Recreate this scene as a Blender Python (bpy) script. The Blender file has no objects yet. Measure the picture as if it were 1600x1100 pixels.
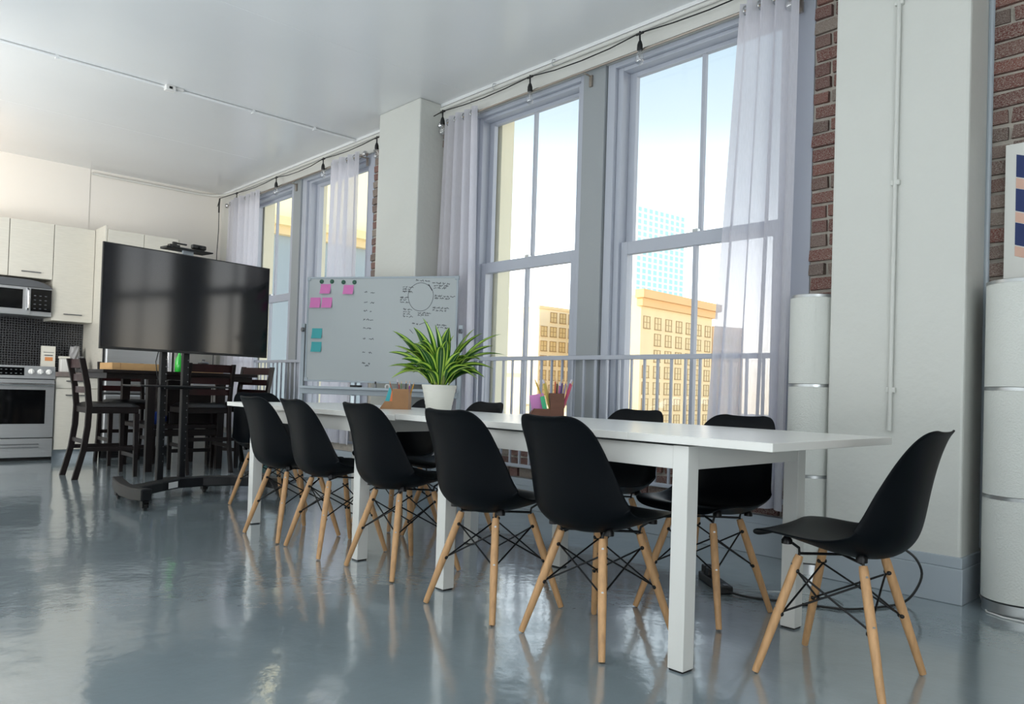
import bpy, bmesh, math, random
from mathutils import Vector, Matrix, Euler
random.seed(7)
S = bpy.context.scene
COL = S.collection
PI = math.pi
R = math.radians

# ---------------------------------------------------------------- camera
H = 0.88
def cam_matrix(yaw, pitch, roll):
    fw = Vector((math.sin(yaw)*math.cos(pitch), math.cos(yaw)*math.cos(pitch), math.sin(pitch)))
    rt = Vector((math.cos(yaw), -math.sin(yaw), 0))
    up = rt.cross(fw)
    r2 = rt*math.cos(roll) + up*math.sin(roll)
    u2 = up*math.cos(roll) - rt*math.sin(roll)
    m = Matrix.Identity(4)
    for i in range(3):
        m[i][0] = r2[i]; m[i][1] = u2[i]; m[i][2] = -fw[i]
    m.translation = Vector((0, 0, H))
    return m
cd = bpy.data.cameras.new('camera')
cam = bpy.data.objects.new('camera', cd); COL.objects.link(cam)
cam.matrix_world = cam_matrix(R(-47.11), R(0.99), R(1.77))
cd.sensor_width = 36; cd.lens = 36*1199.6/1600; cd.shift_y = 37.1/1600
cd.clip_start = 0.05; cd.clip_end = 3000
S.camera = cam

# ---------------------------------------------------------------- world, sun, lights, exposure
S.view_settings.view_transform = 'Standard'; S.view_settings.look = 'None'
S.view_settings.gamma = 1; S.view_settings.exposure = 0.0
S.view_settings.use_curve_mapping = False
S.cycles.max_bounces = 8; S.cycles.transparent_max_bounces = 16
S.cycles.diffuse_bounces = 4; S.cycles.glossy_bounces = 4
S.cycles.caustics_reflective = False; S.cycles.caustics_refractive = False
S.cycles.sample_clamp_indirect = 4
w = bpy.data.worlds.new('world'); S.world = w; w.use_nodes = True
nt = w.node_tree; nt.nodes.clear()
out = nt.nodes.new('ShaderNodeOutputWorld'); bg = nt.nodes.new('ShaderNodeBackground')
tc = nt.nodes.new('ShaderNodeTexCoord'); sx = nt.nodes.new('ShaderNodeSeparateXYZ'); rp = nt.nodes.new('ShaderNodeValToRGB')
nt.links.new(tc.outputs['Generated'], sx.inputs[0]); nt.links.new(sx.outputs['Z'], rp.inputs[0])
nt.links.new(rp.outputs[0], bg.inputs[0]); nt.links.new(bg.outputs[0], out.inputs[0])
e = rp.color_ramp.elements
e[0].position = 0.0; e[0].color = (1.0, 0.86, 0.66, 1)
e[1].position = 1.0; e[1].color = (0.07, 0.13, 0.24, 1)
for p, c in ((0.06, (1.0, 0.95, 0.87, 1)), (0.14, (0.78, 0.80, 0.83, 1)), (0.24, (0.34, 0.38, 0.41, 1)), (0.33, (0.185, 0.222, 0.245, 1)), (0.42, (0.140, 0.182, 0.215, 1)), (0.6, (0.10, 0.15, 0.21, 1))):
    k = e.new(p); k.color = c
bg.inputs[1].default_value = 4.6

def add_light(name, typ, loc, rot, energy, color, size=None, size_y=None):
    l = bpy.data.lights.new(name, typ); l.energy = energy; l.color = color
    if typ == 'AREA':
        l.shape = 'RECTANGLE'; l.size = size; l.size_y = size_y
    o = bpy.data.objects.new(name, l); COL.objects.link(o); o.location = loc; o.rotation_euler = rot
    return o
def aim(v):
    return Vector(v).to_track_quat('-Z', 'Y').to_euler()
sun = add_light('sun', 'SUN', (0, -20, 30), aim((0.12, 0.90, -0.40)), 4.2, (1.0, 0.86, 0.62)); sun.data.angle = R(0.6)
# added unseen area fills that brighten the ceiling and the kitchen wall
add_light('back_up_fill', 'AREA', (-3.2, -2.6, 0.6), aim((0.05, 0.16, 1)), 300, (0.95, 0.98, 1.0), 8.5, 2.8)
add_light('kitchen_side_fill', 'AREA', (-6.7, -1.2, 1.9), aim((-1, 0.42, 0.0)), 118, (1.0, 0.97, 0.92), 1.6, 1.6)
add_light('right_up_fill', 'AREA', (3.0, -1.4, 1.2), aim((-0.6, 0.25, 1.0)), 155, (0.95, 0.98, 1.0), 4.0, 2.4)

# ---------------------------------------------------------------- materials
def lin(c):
    f = lambda v: v/12.92 if v <= 0.04045 else ((v+0.055)/1.055)**2.4
    return tuple(f(x/255.0) for x in c) + (1,)
def mat(name, rgb, rough=0.5, metal=0.0, bump=0.0, bscale=60, var=0.0, vscale=4, spec=0.5, stretch=None, emit=None, coat=0):
    m = bpy.data.materials.new(name); m.use_nodes = True
    n = m.node_tree.nodes; L = m.node_tree.links; b = n['Principled BSDF']
    c = lin(rgb)
    b.inputs['Base Color'].default_value = c; b.inputs['Roughness'].default_value = rough
    b.inputs['Metallic'].default_value = metal; b.inputs['Specular IOR Level'].default_value = spec
    b.inputs['Coat Weight'].default_value = coat
    if emit:
        b.inputs['Emission Color'].default_value = lin(emit[0]); b.inputs['Emission Strength'].default_value = emit[1]
    if bump or var:
        t = n.new('ShaderNodeTexCoord'); mp = n.new('ShaderNodeMapping'); L.new(t.outputs['Object'], mp.inputs[0])
        if stretch: mp.inputs['Scale'].default_value = stretch
    if var:
        nz = n.new('ShaderNodeTexNoise'); nz.inputs['Scale'].default_value = vscale; nz.inputs['Detail'].default_value = 6
        L.new(mp.outputs[0], nz.inputs['Vector'])
        r = n.new('ShaderNodeValToRGB'); L.new(nz.outputs[0], r.inputs[0]); L.new(r.outputs[0], b.inputs['Base Color'])
        r.color_ramp.elements[0].position = 0.3; r.color_ramp.elements[1].position = 0.7
        r.color_ramp.elements[0].color = tuple(x*(1-var) for x in c[:3])+(1,)
        r.color_ramp.elements[1].color = tuple(min(1, x*(1+var)) for x in c[:3])+(1,)
    if bump:
        nz = n.new('ShaderNodeTexNoise'); nz.inputs['Scale'].default_value = bscale; nz.inputs['Detail'].default_value = 4
        L.new(mp.outputs[0], nz.inputs['Vector'])
        bp = n.new('ShaderNodeBump'); bp.inputs['Strength'].default_value = bump; bp.inputs['Distance'].default_value = 0.01
        L.new(nz.outputs[0], bp.inputs['Height']); L.new(bp.outputs[0], b.inputs['Normal'])
    return m
M = {}
M['wall'] = mat('wall_paint', (212, 212, 207), 0.55, bump=0.12, bscale=35, var=0.015, vscale=1.5)
M['pillar'] = mat('pillar_paint', (206, 208, 203), 0.5, bump=0.25, bscale=22, var=0.02, vscale=2)
M['kitchen_wall'] = mat('kitchen_wall_paint', (234, 230, 223), 0.6, bump=0.08, bscale=30)
M['ceiling'] = mat('ceiling_paint', (230, 232, 233), 0.22, bump=0.10, bscale=3.5, var=0.015, vscale=1.2)
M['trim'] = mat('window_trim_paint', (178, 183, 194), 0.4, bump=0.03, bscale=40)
M['post'] = mat('post_shaded_paint', (152, 157, 160), 0.45, bump=0.05, bscale=30)  # white paint darkened: the backlit shade is put into the colour
M['baseboard'] = mat('baseboard_paint', (168, 178, 186), 0.4, bump=0.1, bscale=20)
M['table'] = mat('white_laminate', (228, 228, 224), 0.27, spec=0.65)
M['shell'] = mat('black_moulded_plastic', (4, 8, 13), 0.44, bump=0.03, bscale=350, spec=0.12)
M['black'] = mat('black_plastic', (13, 14, 16), 0.45)
M['metal_black'] = mat('black_metal', (14, 15, 18), 0.4, metal=0.3)
M['cart'] = mat('cart_powder_coat', (12, 14, 18), 0.45, bump=0.03, bscale=300, spec=0.3)
M['beech'] = mat('beech_wood', (202, 158, 112), 0.5, var=0.14, vscale=10, stretch=(8, 8, 0.8), bump=0.03, bscale=60)
M['espresso'] = mat('espresso_wood', (20, 13, 13), 0.4, spec=0.3, var=0.2, vscale=8, stretch=(3, 3, 0.6))
M['mahogany'] = mat('red_brown_wood', (40, 16, 17), 0.36, spec=0.35, var=0.2, vscale=8, stretch=(3, 3, 0.6))
M['leather'] = mat('black_leatherette', (8, 9, 12), 0.35, bump=0.1, bscale=90)
M['screen'] = mat('tv_glass', (2, 4, 8), 0.10, spec=0.5, coat=0.0)
M['screen'].node_tree.nodes['Principled BSDF'].inputs['Coat Roughness'].default_value = 0.06; M['screen'].node_tree.nodes['Principled BSDF'].inputs['Coat IOR'].default_value = 1.7
M['steel'] = mat('brushed_steel', (190, 192, 194), 0.34, metal=0.8, var=0.06, vscale=6, stretch=(1, 0.3, 40), bump=0.02, bscale=90)
M['dark_steel'] = mat('dark_steel', (120, 122, 126), 0.35, metal=0.85)
M['chrome'] = mat('polished_metal', (215, 215, 218), 0.18, metal=1.0)
M['bronze'] = mat('brushed_rod_metal', (172, 162, 152), 0.3, metal=0.9)
M['black_glass'] = mat('black_glass', (8, 9, 11), 0.08)
M['cabinet'] = mat('pale_woodgrain_laminate', (204, 201, 191), 0.42, var=0.05, vscale=9, stretch=(1, 1.2, 14))
M['counter'] = mat('grey_brown_countertop', (118, 108, 104), 0.4, var=0.1, vscale=30)
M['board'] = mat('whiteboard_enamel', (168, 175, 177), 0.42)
M['alu'] = mat('anodised_aluminium', (152, 162, 170), 0.4, metal=0.25)
M['ink'] = mat('marker_ink', (26, 28, 34), 0.6)
M['pot'] = mat('white_ceramic', (214, 214, 206), 0.4, bump=0.4, bscale=7, stretch=(1, 1, 9))
M['soil'] = mat('potting_soil', (46, 36, 30), 0.95, bump=0.6, bscale=90)
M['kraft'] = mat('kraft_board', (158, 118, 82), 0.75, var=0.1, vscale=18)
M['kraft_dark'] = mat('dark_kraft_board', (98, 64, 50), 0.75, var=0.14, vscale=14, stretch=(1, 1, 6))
M['lampshade'] = mat('textured_white_shade', (214, 217, 212), 0.75, bump=0.35, bscale=120)
M['ring'] = mat('satin_ring_metal', (180, 184, 186), 0.3, metal=0.9)
M['white_plastic'] = mat('white_plastic', (226, 226, 224), 0.4)
M['carton'] = mat('brown_cardboard', (186, 150, 104), 0.8, var=0.06, vscale=12)
M['green_glass'] = mat('green_bottle_plastic', (40, 190, 60), 0.15, coat=0.5)
M['blue_cloth'] = mat('blue_cloth', (24, 62, 150), 0.8, bump=0.3, bscale=40)
M['mortar'] = mat('brick_mortar', (182, 176, 166), 0.95, bump=0.8, bscale=45, var=0.18, vscale=14)
M['paper_white'] = mat('off_white_paper', (216, 214, 204), 0.8)
M['grey_film'] = mat('crumpled_grey_bag', (150, 150, 152), 0.45, bump=0.8, bscale=22)
M['orange'] = mat('orange_print', (214, 140, 84), 0.7)
M['canvas'] = mat('white_canvas', (216, 217, 212), 0.8, bump=0.1, bscale=200)
M['navy'] = mat('navy_print', (44, 58, 104), 0.8)
M['peach'] = mat('peach_print', (214, 176, 158), 0.8)
M['ext_cream'] = mat('cream_exterior_paint', (238, 232, 206), 0.8, bump=0.1, bscale=8)
M['magnet'] = mat('dark_green_magnet', (14, 78, 58), 0.4)

def brick_mat():
    m = bpy.data.materials.new('old_red_brick'); m.use_nodes = True
    n = m.node_tree.nodes; L = m.node_tree.links; b = n['Principled BSDF']; b.inputs['Roughness'].default_value = 0.9
    oi = n.new('ShaderNodeObjectInfo'); r = n.new('ShaderNodeValToRGB'); L.new(oi.outputs['Random'], r.inputs[0])
    el = r.color_ramp.elements; el[0].color = lin((118, 62, 56)); el[1].color = lin((140, 128, 118)); el[1].position = 1
    for p, c in ((0.25, (96, 54, 50)), (0.45, (128, 72, 62)), (0.6, (98, 80, 74)), (0.8, (122, 98, 90))):
        k = el.new(p); k.color = lin(c)
    t = n.new('ShaderNodeTexCoord'); nz = n.new('ShaderNodeTexNoise'); nz.inputs['Scale'].default_value = 26; nz.inputs['Detail'].default_value = 8
    L.new(t.outputs['Object'], nz.inputs['Vector'])
    r2 = n.new('ShaderNodeValToRGB'); L.new(nz.outputs[0], r2.inputs[0]); r2.color_ramp.elements[0].position = 0.44; r2.color_ramp.elements[1].position = 0.70
    mx = n.new('ShaderNodeMix'); mx.data_type = 'RGBA'; L.new(r2.outputs[0], mx.inputs[0]); L.new(r.outputs[0], mx.inputs[6])
    mx.inputs[7].default_value = lin((176, 166, 156)); L.new(mx.outputs[2], b.inputs['Base Color'])
    bp = n.new('ShaderNodeBump'); bp.inputs['Strength'].default_value = 0.8; bp.inputs['Distance'].default_value = 0.006
    L.new(nz.outputs[0], bp.inputs['Height']); L.new(bp.outputs[0], b.inputs['Normal'])
    return m
M['brick'] = brick_mat()

def floor_mat():
    m = bpy.data.materials.new('grey_gloss_floor_paint'); m.use_nodes = True
    n = m.node_tree.nodes; L = m.node_tree.links; b = n['Principled BSDF']
    t = n.new('ShaderNodeTexCoord')
    nz = n.new('ShaderNodeTexNoise'); nz.inputs['Scale'].default_value = 0.9; nz.inputs['Detail'].default_value = 6; L.new(t.outputs['Object'], nz.inputs['Vector'])
    r = n.new('ShaderNodeValToRGB'); L.new(nz.outputs[0], r.inputs[0]); r.color_ramp.elements[0].position = 0.3; r.color_ramp.elements[1].position = 0.75
    r.color_ramp.elements[0].color = lin((138, 152, 159)); r.color_ramp.elements[1].color = lin((148, 162, 168))
    v = n.new('ShaderNodeTexNoise'); v.inputs['Scale'].default_value = 3.2; v.inputs['Detail'].default_value = 2; L.new(t.outputs['Object'], v.inputs['Vector'])
    v2 = n.new('ShaderNodeTexNoise'); v2.inputs['Scale'].default_value = 28; v2.inputs['Detail'].default_value = 3; L.new(t.outputs['Object'], v2.inputs['Vector'])
    sp = n.new('ShaderNodeTexNoise'); sp.inputs['Scale'].default_value = 9; L.new(t.outputs['Object'], sp.inputs['Vector'])
    r3 = n.new('ShaderNodeValToRGB'); L.new(sp.outputs[0], r3.inputs[0]); r3.color_ramp.elements[0].position = 0.80; r3.color_ramp.elements[1].position = 0.815
    mx = n.new('ShaderNodeMix'); mx.data_type = 'RGBA'; L.new(r3.outputs[0], mx.inputs[0]); L.new(r.outputs[0], mx.inputs[6]); mx.inputs[7].default_value = lin((70, 74, 76))
    L.new(mx.outputs[2], b.inputs['Base Color'])
    b.inputs['Roughness'].default_value = 0.15; b.inputs['Specular IOR Level'].default_value = 0.8; b.inputs['Coat Weight'].default_value = 1.0; b.inputs['Coat Roughness'].default_value = 0.10; b.inputs['Coat IOR'].default_value = 1.6
    b1 = n.new('ShaderNodeBump'); b1.inputs['Strength'].default_value = 0.35; b1.inputs['Distance'].default_value = 0.012; L.new(v.outputs[0], b1.inputs['Height'])
    b2 = n.new('ShaderNodeBump'); b2.inputs['Strength'].default_value = 0.40; b2.inputs['Distance'].default_value = 0.0015; L.new(v2.outputs[0], b2.inputs['Height']); L.new(b1.outputs[0], b2.inputs['Normal'])
    L.new(b2.outputs[0], b.inputs['Normal']); L.new(b2.outputs[0], b.inputs['Coat Normal'])
    return m
M['floor'] = floor_mat()

def pane_mat(name, tint=(1, 1, 1, 1), gloss=0.06):
    m = bpy.data.materials.new(name); m.use_nodes = True
    n = m.node_tree.nodes; L = m.node_tree.links; n.clear()
    o = n.new('ShaderNodeOutputMaterial'); tr = n.new('ShaderNodeBsdfTransparent'); tr.inputs[0].default_value = tint
    g = n.new('ShaderNodeBsdfGlossy'); g.inputs['Roughness'].default_value = 0.02; mx = n.new('ShaderNodeMixShader'); mx.inputs[0].default_value = gloss
    L.new(tr.outputs[0], mx.inputs[1]); L.new(g.outputs[0], mx.inputs[2]); L.new(mx.outputs[0], o.inputs[0])
    return m
M['pane'] = pane_mat('window_glass', (0.99, 1, 1, 1), 0.03)
M['bulb_glass'] = pane_mat('clear_bulb_glass', (0.93, 0.94, 0.95, 1), 0.22)

def curtain_mat():
    m = bpy.data.materials.new('sheer_white_voile'); m.use_nodes = True
    n = m.node_tree.nodes; L = m.node_tree.links; n.clear()
    o = n.new('ShaderNodeOutputMaterial'); tr = n.new('ShaderNodeBsdfTransparent')
    df = n.new('ShaderNodeBsdfDiffuse'); df.inputs[0].default_value = (0.82, 0.82, 0.87, 1)
    tl = n.new('ShaderNodeBsdfTranslucent'); tl.inputs[0].default_value = (0.62, 0.61, 0.69, 1)
    m1 = n.new('ShaderNodeMixShader'); m1.inputs[0].default_value = 0.5; L.new(df.outputs[0], m1.inputs[1]); L.new(tl.outputs[0], m1.inputs[2])
    t = n.new('ShaderNodeTexCoord'); mp = n.new('ShaderNodeMapping'); mp.inputs['Scale'].default_value = (260, 260, 20); L.new(t.outputs['Object'], mp.inputs[0])
    nz = n.new('ShaderNodeTexNoise'); nz.inputs['Scale'].default_value = 1.0; L.new(mp.outputs[0], nz.inputs['Vector'])
    r = n.new('ShaderNodeMapRange'); r.inputs[3].default_value = 0.74; r.inputs[4].default_value = 0.92; L.new(nz.outputs[0], r.inputs[0])
    m2 = n.new('ShaderNodeMixShader'); L.new(r.outputs[0], m2.inputs[0]); L.new(tr.outputs[0], m2.inputs[1]); L.new(m1.outputs[0], m2.inputs[2]); L.new(m2.outputs[0], o.inputs[0])
    return m
M['curtain'] = curtain_mat()

def leaf_mat():
    m = bpy.data.materials.new('variegated_leaf'); m.use_nodes = True
    n = m.node_tree.nodes; L = m.node_tree.links; b = n['Principled BSDF']; b.inputs['Roughness'].default_value = 0.35
    t = n.new('ShaderNodeUVMap'); s = n.new('ShaderNodeSeparateXYZ'); L.new(t.outputs[0], s.inputs[0])
    r = n.new('ShaderNodeValToRGB'); L.new(s.outputs['X'], r.inputs[0]); el = r.color_ramp.elements
    g, y, p = lin((34, 88, 34)), lin((178, 208, 84)), lin((222, 232, 170))
    el[0].position = 0; el[0].color = lin((62, 120, 36)); el[1].position = 1; el[1].color = lin((62, 120, 36))
    for q, c in ((0.08, lin((62, 120, 36))), (0.10, y), (0.21, y), (0.26, g), (0.48, g), (0.5, p), (0.52, g), (0.74, g), (0.79, y), (0.90, y), (0.92, lin((62, 120, 36)))):
        k = el.new(q); k.color = c
    L.new(r.outputs[0], b.inputs['Base Color'])
    return m
M['leaf'] = leaf_mat()

def backsplash_mat():
    m = bpy.data.materials.new('black_hexagon_mosaic'); m.use_nodes = True
    n = m.node_tree.nodes; L = m.node_tree.links; b = n['Principled BSDF']; b.inputs['Roughness'].default_value = 0.25
    t = n.new('ShaderNodeTexCoord'); mp = n.new('ShaderNodeMapping'); mp.inputs['Scale'].default_value = (38, 38, 38); L.new(t.outputs['Object'], mp.inputs[0])
    v = n.new('ShaderNodeTexVoronoi'); v.feature = 'DISTANCE_TO_EDGE'; v.inputs['Randomness'].default_value = 0.25; v.inputs['Scale'].default_value = 1; L.new(mp.outputs[0], v.inputs['Vector'])
    r = n.new('ShaderNodeValToRGB'); L.new(v.outputs['Distance'], r.inputs[0]); r.color_ramp.elements[0].position = 0.05; r.color_ramp.elements[1].position = 0.11
    r.color_ramp.elements[0].color = lin((88, 90, 92)); r.color_ramp.elements[1].color = lin((22, 22, 25))
    L.new(r.outputs[0], b.inputs['Base Color'])
    return m
M['splash'] = backsplash_mat()

_cm = {}
def colmat(rgb, rough=0.6):
    k = (rgb, rough)
    if k not in _cm: _cm[k] = mat('paint_%d_%d_%d' % rgb, rgb, rough)
    return _cm[k]

# ---------------------------------------------------------------- mesh helpers
def wmat(o):
    m = o.matrix_basis.copy(); p = o.parent
    while p: m = p.matrix_basis @ m; p = p.parent
    return m
class MB:
    def __init__(s): s.v = []; s.f = []; s.mi = []; s.uv = None
    def add(s, vs, fs, mi=0):
        b = len(s.v); s.v += [Vector(v) for v in vs]; s.f += [tuple(i+b for i in f) for f in fs]; s.mi += [mi]*len(fs); return s
    def box(s, x0, x1, y0, y1, z0, z1, mi=0, m=None):
        vs = [Vector(p) for p in ((x0,y0,z0),(x1,y0,z0),(x1,y1,z0),(x0,y1,z0),(x0,y0,z1),(x1,y0,z1),(x1,y1,z1),(x0,y1,z1))]
        if m is not None: vs = [m @ v for v in vs]
        return s.add(vs, [(0,3,2,1),(4,5,6,7),(0,1,5,4),(1,2,6,5),(2,3,7,6),(3,0,4,7)], mi)
    def prism(s, pts, z0, z1, axis='z', mi=0):      # polygon pts extruded along an axis
        n = len(pts)
        def P(a, b, c): return {'z': (a, b, c), 'y': (a, c, b), 'x': (c, a, b)}[axis]
        vs = [P(a, b, z0) for a, b in pts] + [P(a, b, z1) for a, b in pts]
        fs = [tuple(range(n-1, -1, -1)), tuple(range(n, 2*n))] + [(i, (i+1) % n, n+(i+1) % n, n+i) for i in range(n)]
        return s.add(vs, fs, mi)
    def tube(s, pts, r, n=8, closed=False, mi=0):
        pts = [Vector(p) for p in pts]; rs = r if isinstance(r, (list, tuple)) else [r]*len(pts)
        rings = []; prev = None
        for i, p in enumerate(pts):
            a = pts[max(i-1, 0)]; b = pts[min(i+1, len(pts)-1)]; d = (b-a).normalized() if (b-a).length > 1e-9 else Vector((0, 0, 1))
            if prev is None:
                u = d.orthogonal().normalized()
            else:
                u = (prev - d*prev.dot(d)); u = u.normalized() if u.length > 1e-6 else d.orthogonal().normalized()
            prev = u; w_ = d.cross(u)
            rings.append([p + (u*math.cos(2*PI*k/n) + w_*math.sin(2*PI*k/n))*rs[i] for k in range(n)])
        vs = [v for rg in rings for v in rg]; fs = []
        for i in range(len(pts)-1):
            for k in range(n):
                fs.append((i*n+k, i*n+(k+1) % n, (i+1)*n+(k+1) % n, (i+1)*n+k))
        fs += [tuple(range(n-1, -1, -1)), tuple((len(pts)-1)*n+k for k in range(n))]
        return s.add(vs, fs, mi)
    def lathe(s, prof, c=(0, 0, 0), n=24, mi=0, axis='z', cap=True):
        c = Vector(c); vs = []; fs = []
        for r, z in prof:
            for k in range(n):
                a = 2*PI*k/n; x, y = r*math.cos(a), r*math.sin(a)
                vs.append(c + Vector({'z': (x, y, z), 'y': (x, z, y), 'x': (z, x, y)}[axis]))
        for i in range(len(prof)-1):
            for k in range(n): fs.append((i*n+k, i*n+(k+1) % n, (i+1)*n+(k+1) % n, (i+1)*n+k))
        if cap: fs += [tuple(range(n-1, -1, -1)), tuple((len(prof)-1)*n+k for k in range(n))]
        return s.add(vs, fs, mi)
    def sphere(s, c, r, n=12, mi=0):
        prof = [(max(1e-4, r*math.sin(PI*i/(n//2+2))), -r*math.cos(PI*i/(n//2+2))) for i in range(n//2+3)]
        return s.lathe(prof, c, n, mi)
    def build(s, name, m, parent=None, smooth=False, bevel=0, local=False):
        me = bpy.data.meshes.new(name)
        vs = s.v
        if parent is not None and not local:
            inv = wmat(parent).inverted(); vs = [inv @ v for v in vs]
        me.from_pydata([tuple(v) for v in vs], [], s.f)
        ms = m if isinstance(m, (list, tuple)) else [m]
        for x in ms: me.materials.append(x)
        for i, p in enumerate(me.polygons): p.material_index = s.mi[i]
        bm = bmesh.new(); bm.from_mesh(me); bmesh.ops.recalc_face_normals(bm, faces=bm.faces); bm.to_mesh(me); bm.free()
        if smooth:
            for p in me.polygons: p.use_smooth = True
            try: me.set_sharp_from_angle(angle=R(40))
            except Exception: pass
        o = bpy.data.objects.new(name, me); COL.objects.link(o)
        if parent is not None: o.parent = parent
        if bevel:
            b = o.modifiers.new('bevel', 'BEVEL'); b.width = bevel; b.segments = 2; b.limit_method = 'ANGLE'; b.angle_limit = R(40)
        return o
def box(name, m, x0, x1, y0, y1, z0, z1, parent=None, bevel=0, local=False):
    return MB().box(x0, x1, y0, y1, z0, z1).build(name, m, parent, bevel=bevel, local=local)
def tag(o, label=None, cat=None, group=None, kind=None):
    if label: o['label'] = label
    if cat: o['category'] = cat
    if group: o['group'] = group
    if kind: o['kind'] = kind
    return o
def thing(name, loc, label, cat, rz=0, group=None):
    o = bpy.data.objects.new(name, None); COL.objects.link(o); o.location = loc; o.rotation_euler = (0, 0, rz); o.empty_display_size = 0.1
    return tag(o, label, cat, group)
def struct(o): o['kind'] = 'structure'; return o
def sempty(name, loc=(0, 0, 0)):
    o = bpy.data.objects.new(name, None); COL.objects.link(o); o.location = loc; return struct(o)
def copy_tree(o, parent=None):
    c = o.copy(); COL.objects.link(c)
    if parent: c.parent = parent
    for ch in list(o.children): copy_tree(ch, c)
    return c

# ================================================================ SETTING
CZ = 3.30
WX0, WX1, WY0 = -9.95, 4.2, -4.6
YW = 3.98
struct(box('floor', M['floor'], WX0-0.2, WX1+0.2, WY0-0.2, 4.35, -0.1, 0))
struct(box('ceiling', M['ceiling'], WX0-0.2, WX1+0.2, WY0-0.2, 4.5, CZ, CZ+0.12))
struct(box('wall_back', M['wall'], WX0-0.2, WX1+0.2, WY0-0.2, WY0, 0, CZ))
struct(box('wall_right', M['wall'], WX1, WX1+0.2, WY0, 4.35, 0, CZ))
wk = struct(MB().box(WX0-0.2, WX0-0.01, WY0, 4.31, 0, CZ).box(WX0-0.01, WX0, WY0, 2.42, 0, CZ).build('wall_left', M['kitchen_wall']))
# window wall
A0, A1 = -9.30, -6.34        # window pair by the kitchen
B0, B1 = -4.88, -1.96        # window pair by the table
SZ, HZ = 0.46, 3.12
wf = struct(MB()
    .box(WX0-0.2, A0, YW, 4.31, 0, CZ).box(A1, B0, YW+0.03, 4.31, 0, CZ).box(B1, WX1+0.2, YW+0.03, 4.31, 0, CZ)
    .box(A0, A1, YW+0.03, 4.31, 0, SZ).box(B0, B1, YW+0.03, 4.31, 0, SZ)
    .box(A0, A1, YW, 4.31, HZ, CZ).box(B0, B1, YW, 4.31, HZ, CZ).build('wall_front', M['mortar']))
wf.data.materials.append(M['wall'])
for i, p in enumerate(wf.data.polygons):
    if i//6 in (0, 5, 6): p.material_index = 1
tr = struct(MB().box(A1, -5.87, YW-0.005, YW+0.03, HZ+0.02, CZ).box(-5.26, B0, YW-0.005, YW+0.03, HZ+0.02, CZ)
     .box(B1, -1.72, YW-0.005, YW+0.03, HZ+0.10, CZ).build('trim_1', M['wall'], wf))
def pillar(name, x0, x1):
    o = struct(box(name, M['pillar'], x0, x1, 3.735, YW+0.04, 0, CZ, bevel=0.012))
    return o
p1 = pillar('pillar', -1.72, -1.115); p2 = pillar('pillar', -5.87, -5.253)
for nm, x0, x1 in (('baseboard_front', -1.735, -1.10), ('baseboard_side', -5.885, -5.238)):
    struct(MB().box(x0, x1, 3.72, YW+0.02, 0, 0.156).box(x0+0.004, x1-0.004, 3.724, YW+0.02, 0.156, 0.205).build(nm, M['baseboard'], bevel=0.004))
# boxed plinth under the windows
for nm, x0, x1 in (('baseboard_plinth', -5.238, -1.735), ('baseboard_far', WX0, -5.885), ('baseboard_right', -1.10, WX1)):
    d = 3.95 if nm != 'baseboard_right' else 3.985
    struct(MB().box(x0, x1, d, YW+0.03, 0, 0.17).box(x0, x1, d+0.006, YW+0.03, 0.17, 0.218).build(nm, M['baseboard'], bevel=0.003))
# vertical conduit on the near pillar, conduit along the wall top
c1 = struct(MB().tube([(-1.417, 3.722, CZ), (-1.417, 3.722, 2.2), (-1.419, 3.722, 0.74)], 0.010, 10).build('trim_2', M['pillar'], smooth=True))
bx = MB()
for z in (2.75, 1.9, 0.93): bx.box(-1.437, -1.397, 3.716, 3.736, z-0.012, z+0.012)
struct(bx.build('trim_3', M['pillar'], bevel=0.003))
pts = [(WX1, 3.958, 3.255), (-9.45, 3.958, 3.255), (-9.72, 3.93, 3.25), (-9.86, 3.84, 3.245), (-9.925, 3.65, 3.245), (-9.93, 2.43, 3.245)]
struct(MB().tube(pts, 0.014, 10).build('trim_4', M['wall'], smooth=True))
# shallow cove strip at the wall top
struct(MB().box(WX0, WX1, 3.955, YW, 3.275, CZ).build('trim_5', M['ceiling']))
pc = MB().tube([(-6.635, -3.5, 3.287), (-6.62, 1.9, 3.287), (-6.63, 3.96, 3.287)], 0.012, 10)
for y in (0.4, 1.35, 2.9, 3.5): pc.box(-6.65, -6.61, y-0.01, y+0.01, 3.272, CZ)
struct(pc.build('trim_6', M['ceiling'], smooth=True))
# faint plasterboard joints of the ceiling
jb = MB()
for x, y0, y1 in ((-4.9, 0.5, 3.9), (-8.1, 1.0, 3.6)): jb.box(x-0.02, x+0.02, y0, y1, CZ-0.0012, CZ+0.01)
struct(jb.build('trim_7', M['ceiling']))
t = thing('smoke_detector', (-6.60, 2.19, CZ), 'small white detector box with dark sensor on the ceiling pipe', 'smoke detector')
MB().box(-6.63, -6.57, 2.13, 2.21, CZ-0.045, CZ).build('housing', M['white_plastic'], t, bevel=0.005)
MB().box(-6.64, -6.585, 2.21, 2.28, CZ-0.02, CZ).build('mounting_plate', M['white_plastic'], t, bevel=0.003)
MB().box(-6.571, -6.565, 2.155, 2.18, CZ-0.032, CZ-0.014).build('sensor', M['black'], t)
hk = 0
for x in (-4.55, -3.9):
    hk += 1
    t = thing('cup_hook', (x, 3.93, 3.25), 'small metal cup hook above the tall window, %s' % ('nearer the curtain ring' if hk == 1 else 'nearer the white post'), 'hook')
    MB().tube([(x, 3.955, 3.285), (x, 3.93, 3.28), (x, 3.92, 3.255), (x, 3.935, 3.235), (x, 3.95, 3.245)], 0.003, 6).build('hook_wire', M['ring'], t, smooth=True)

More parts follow.
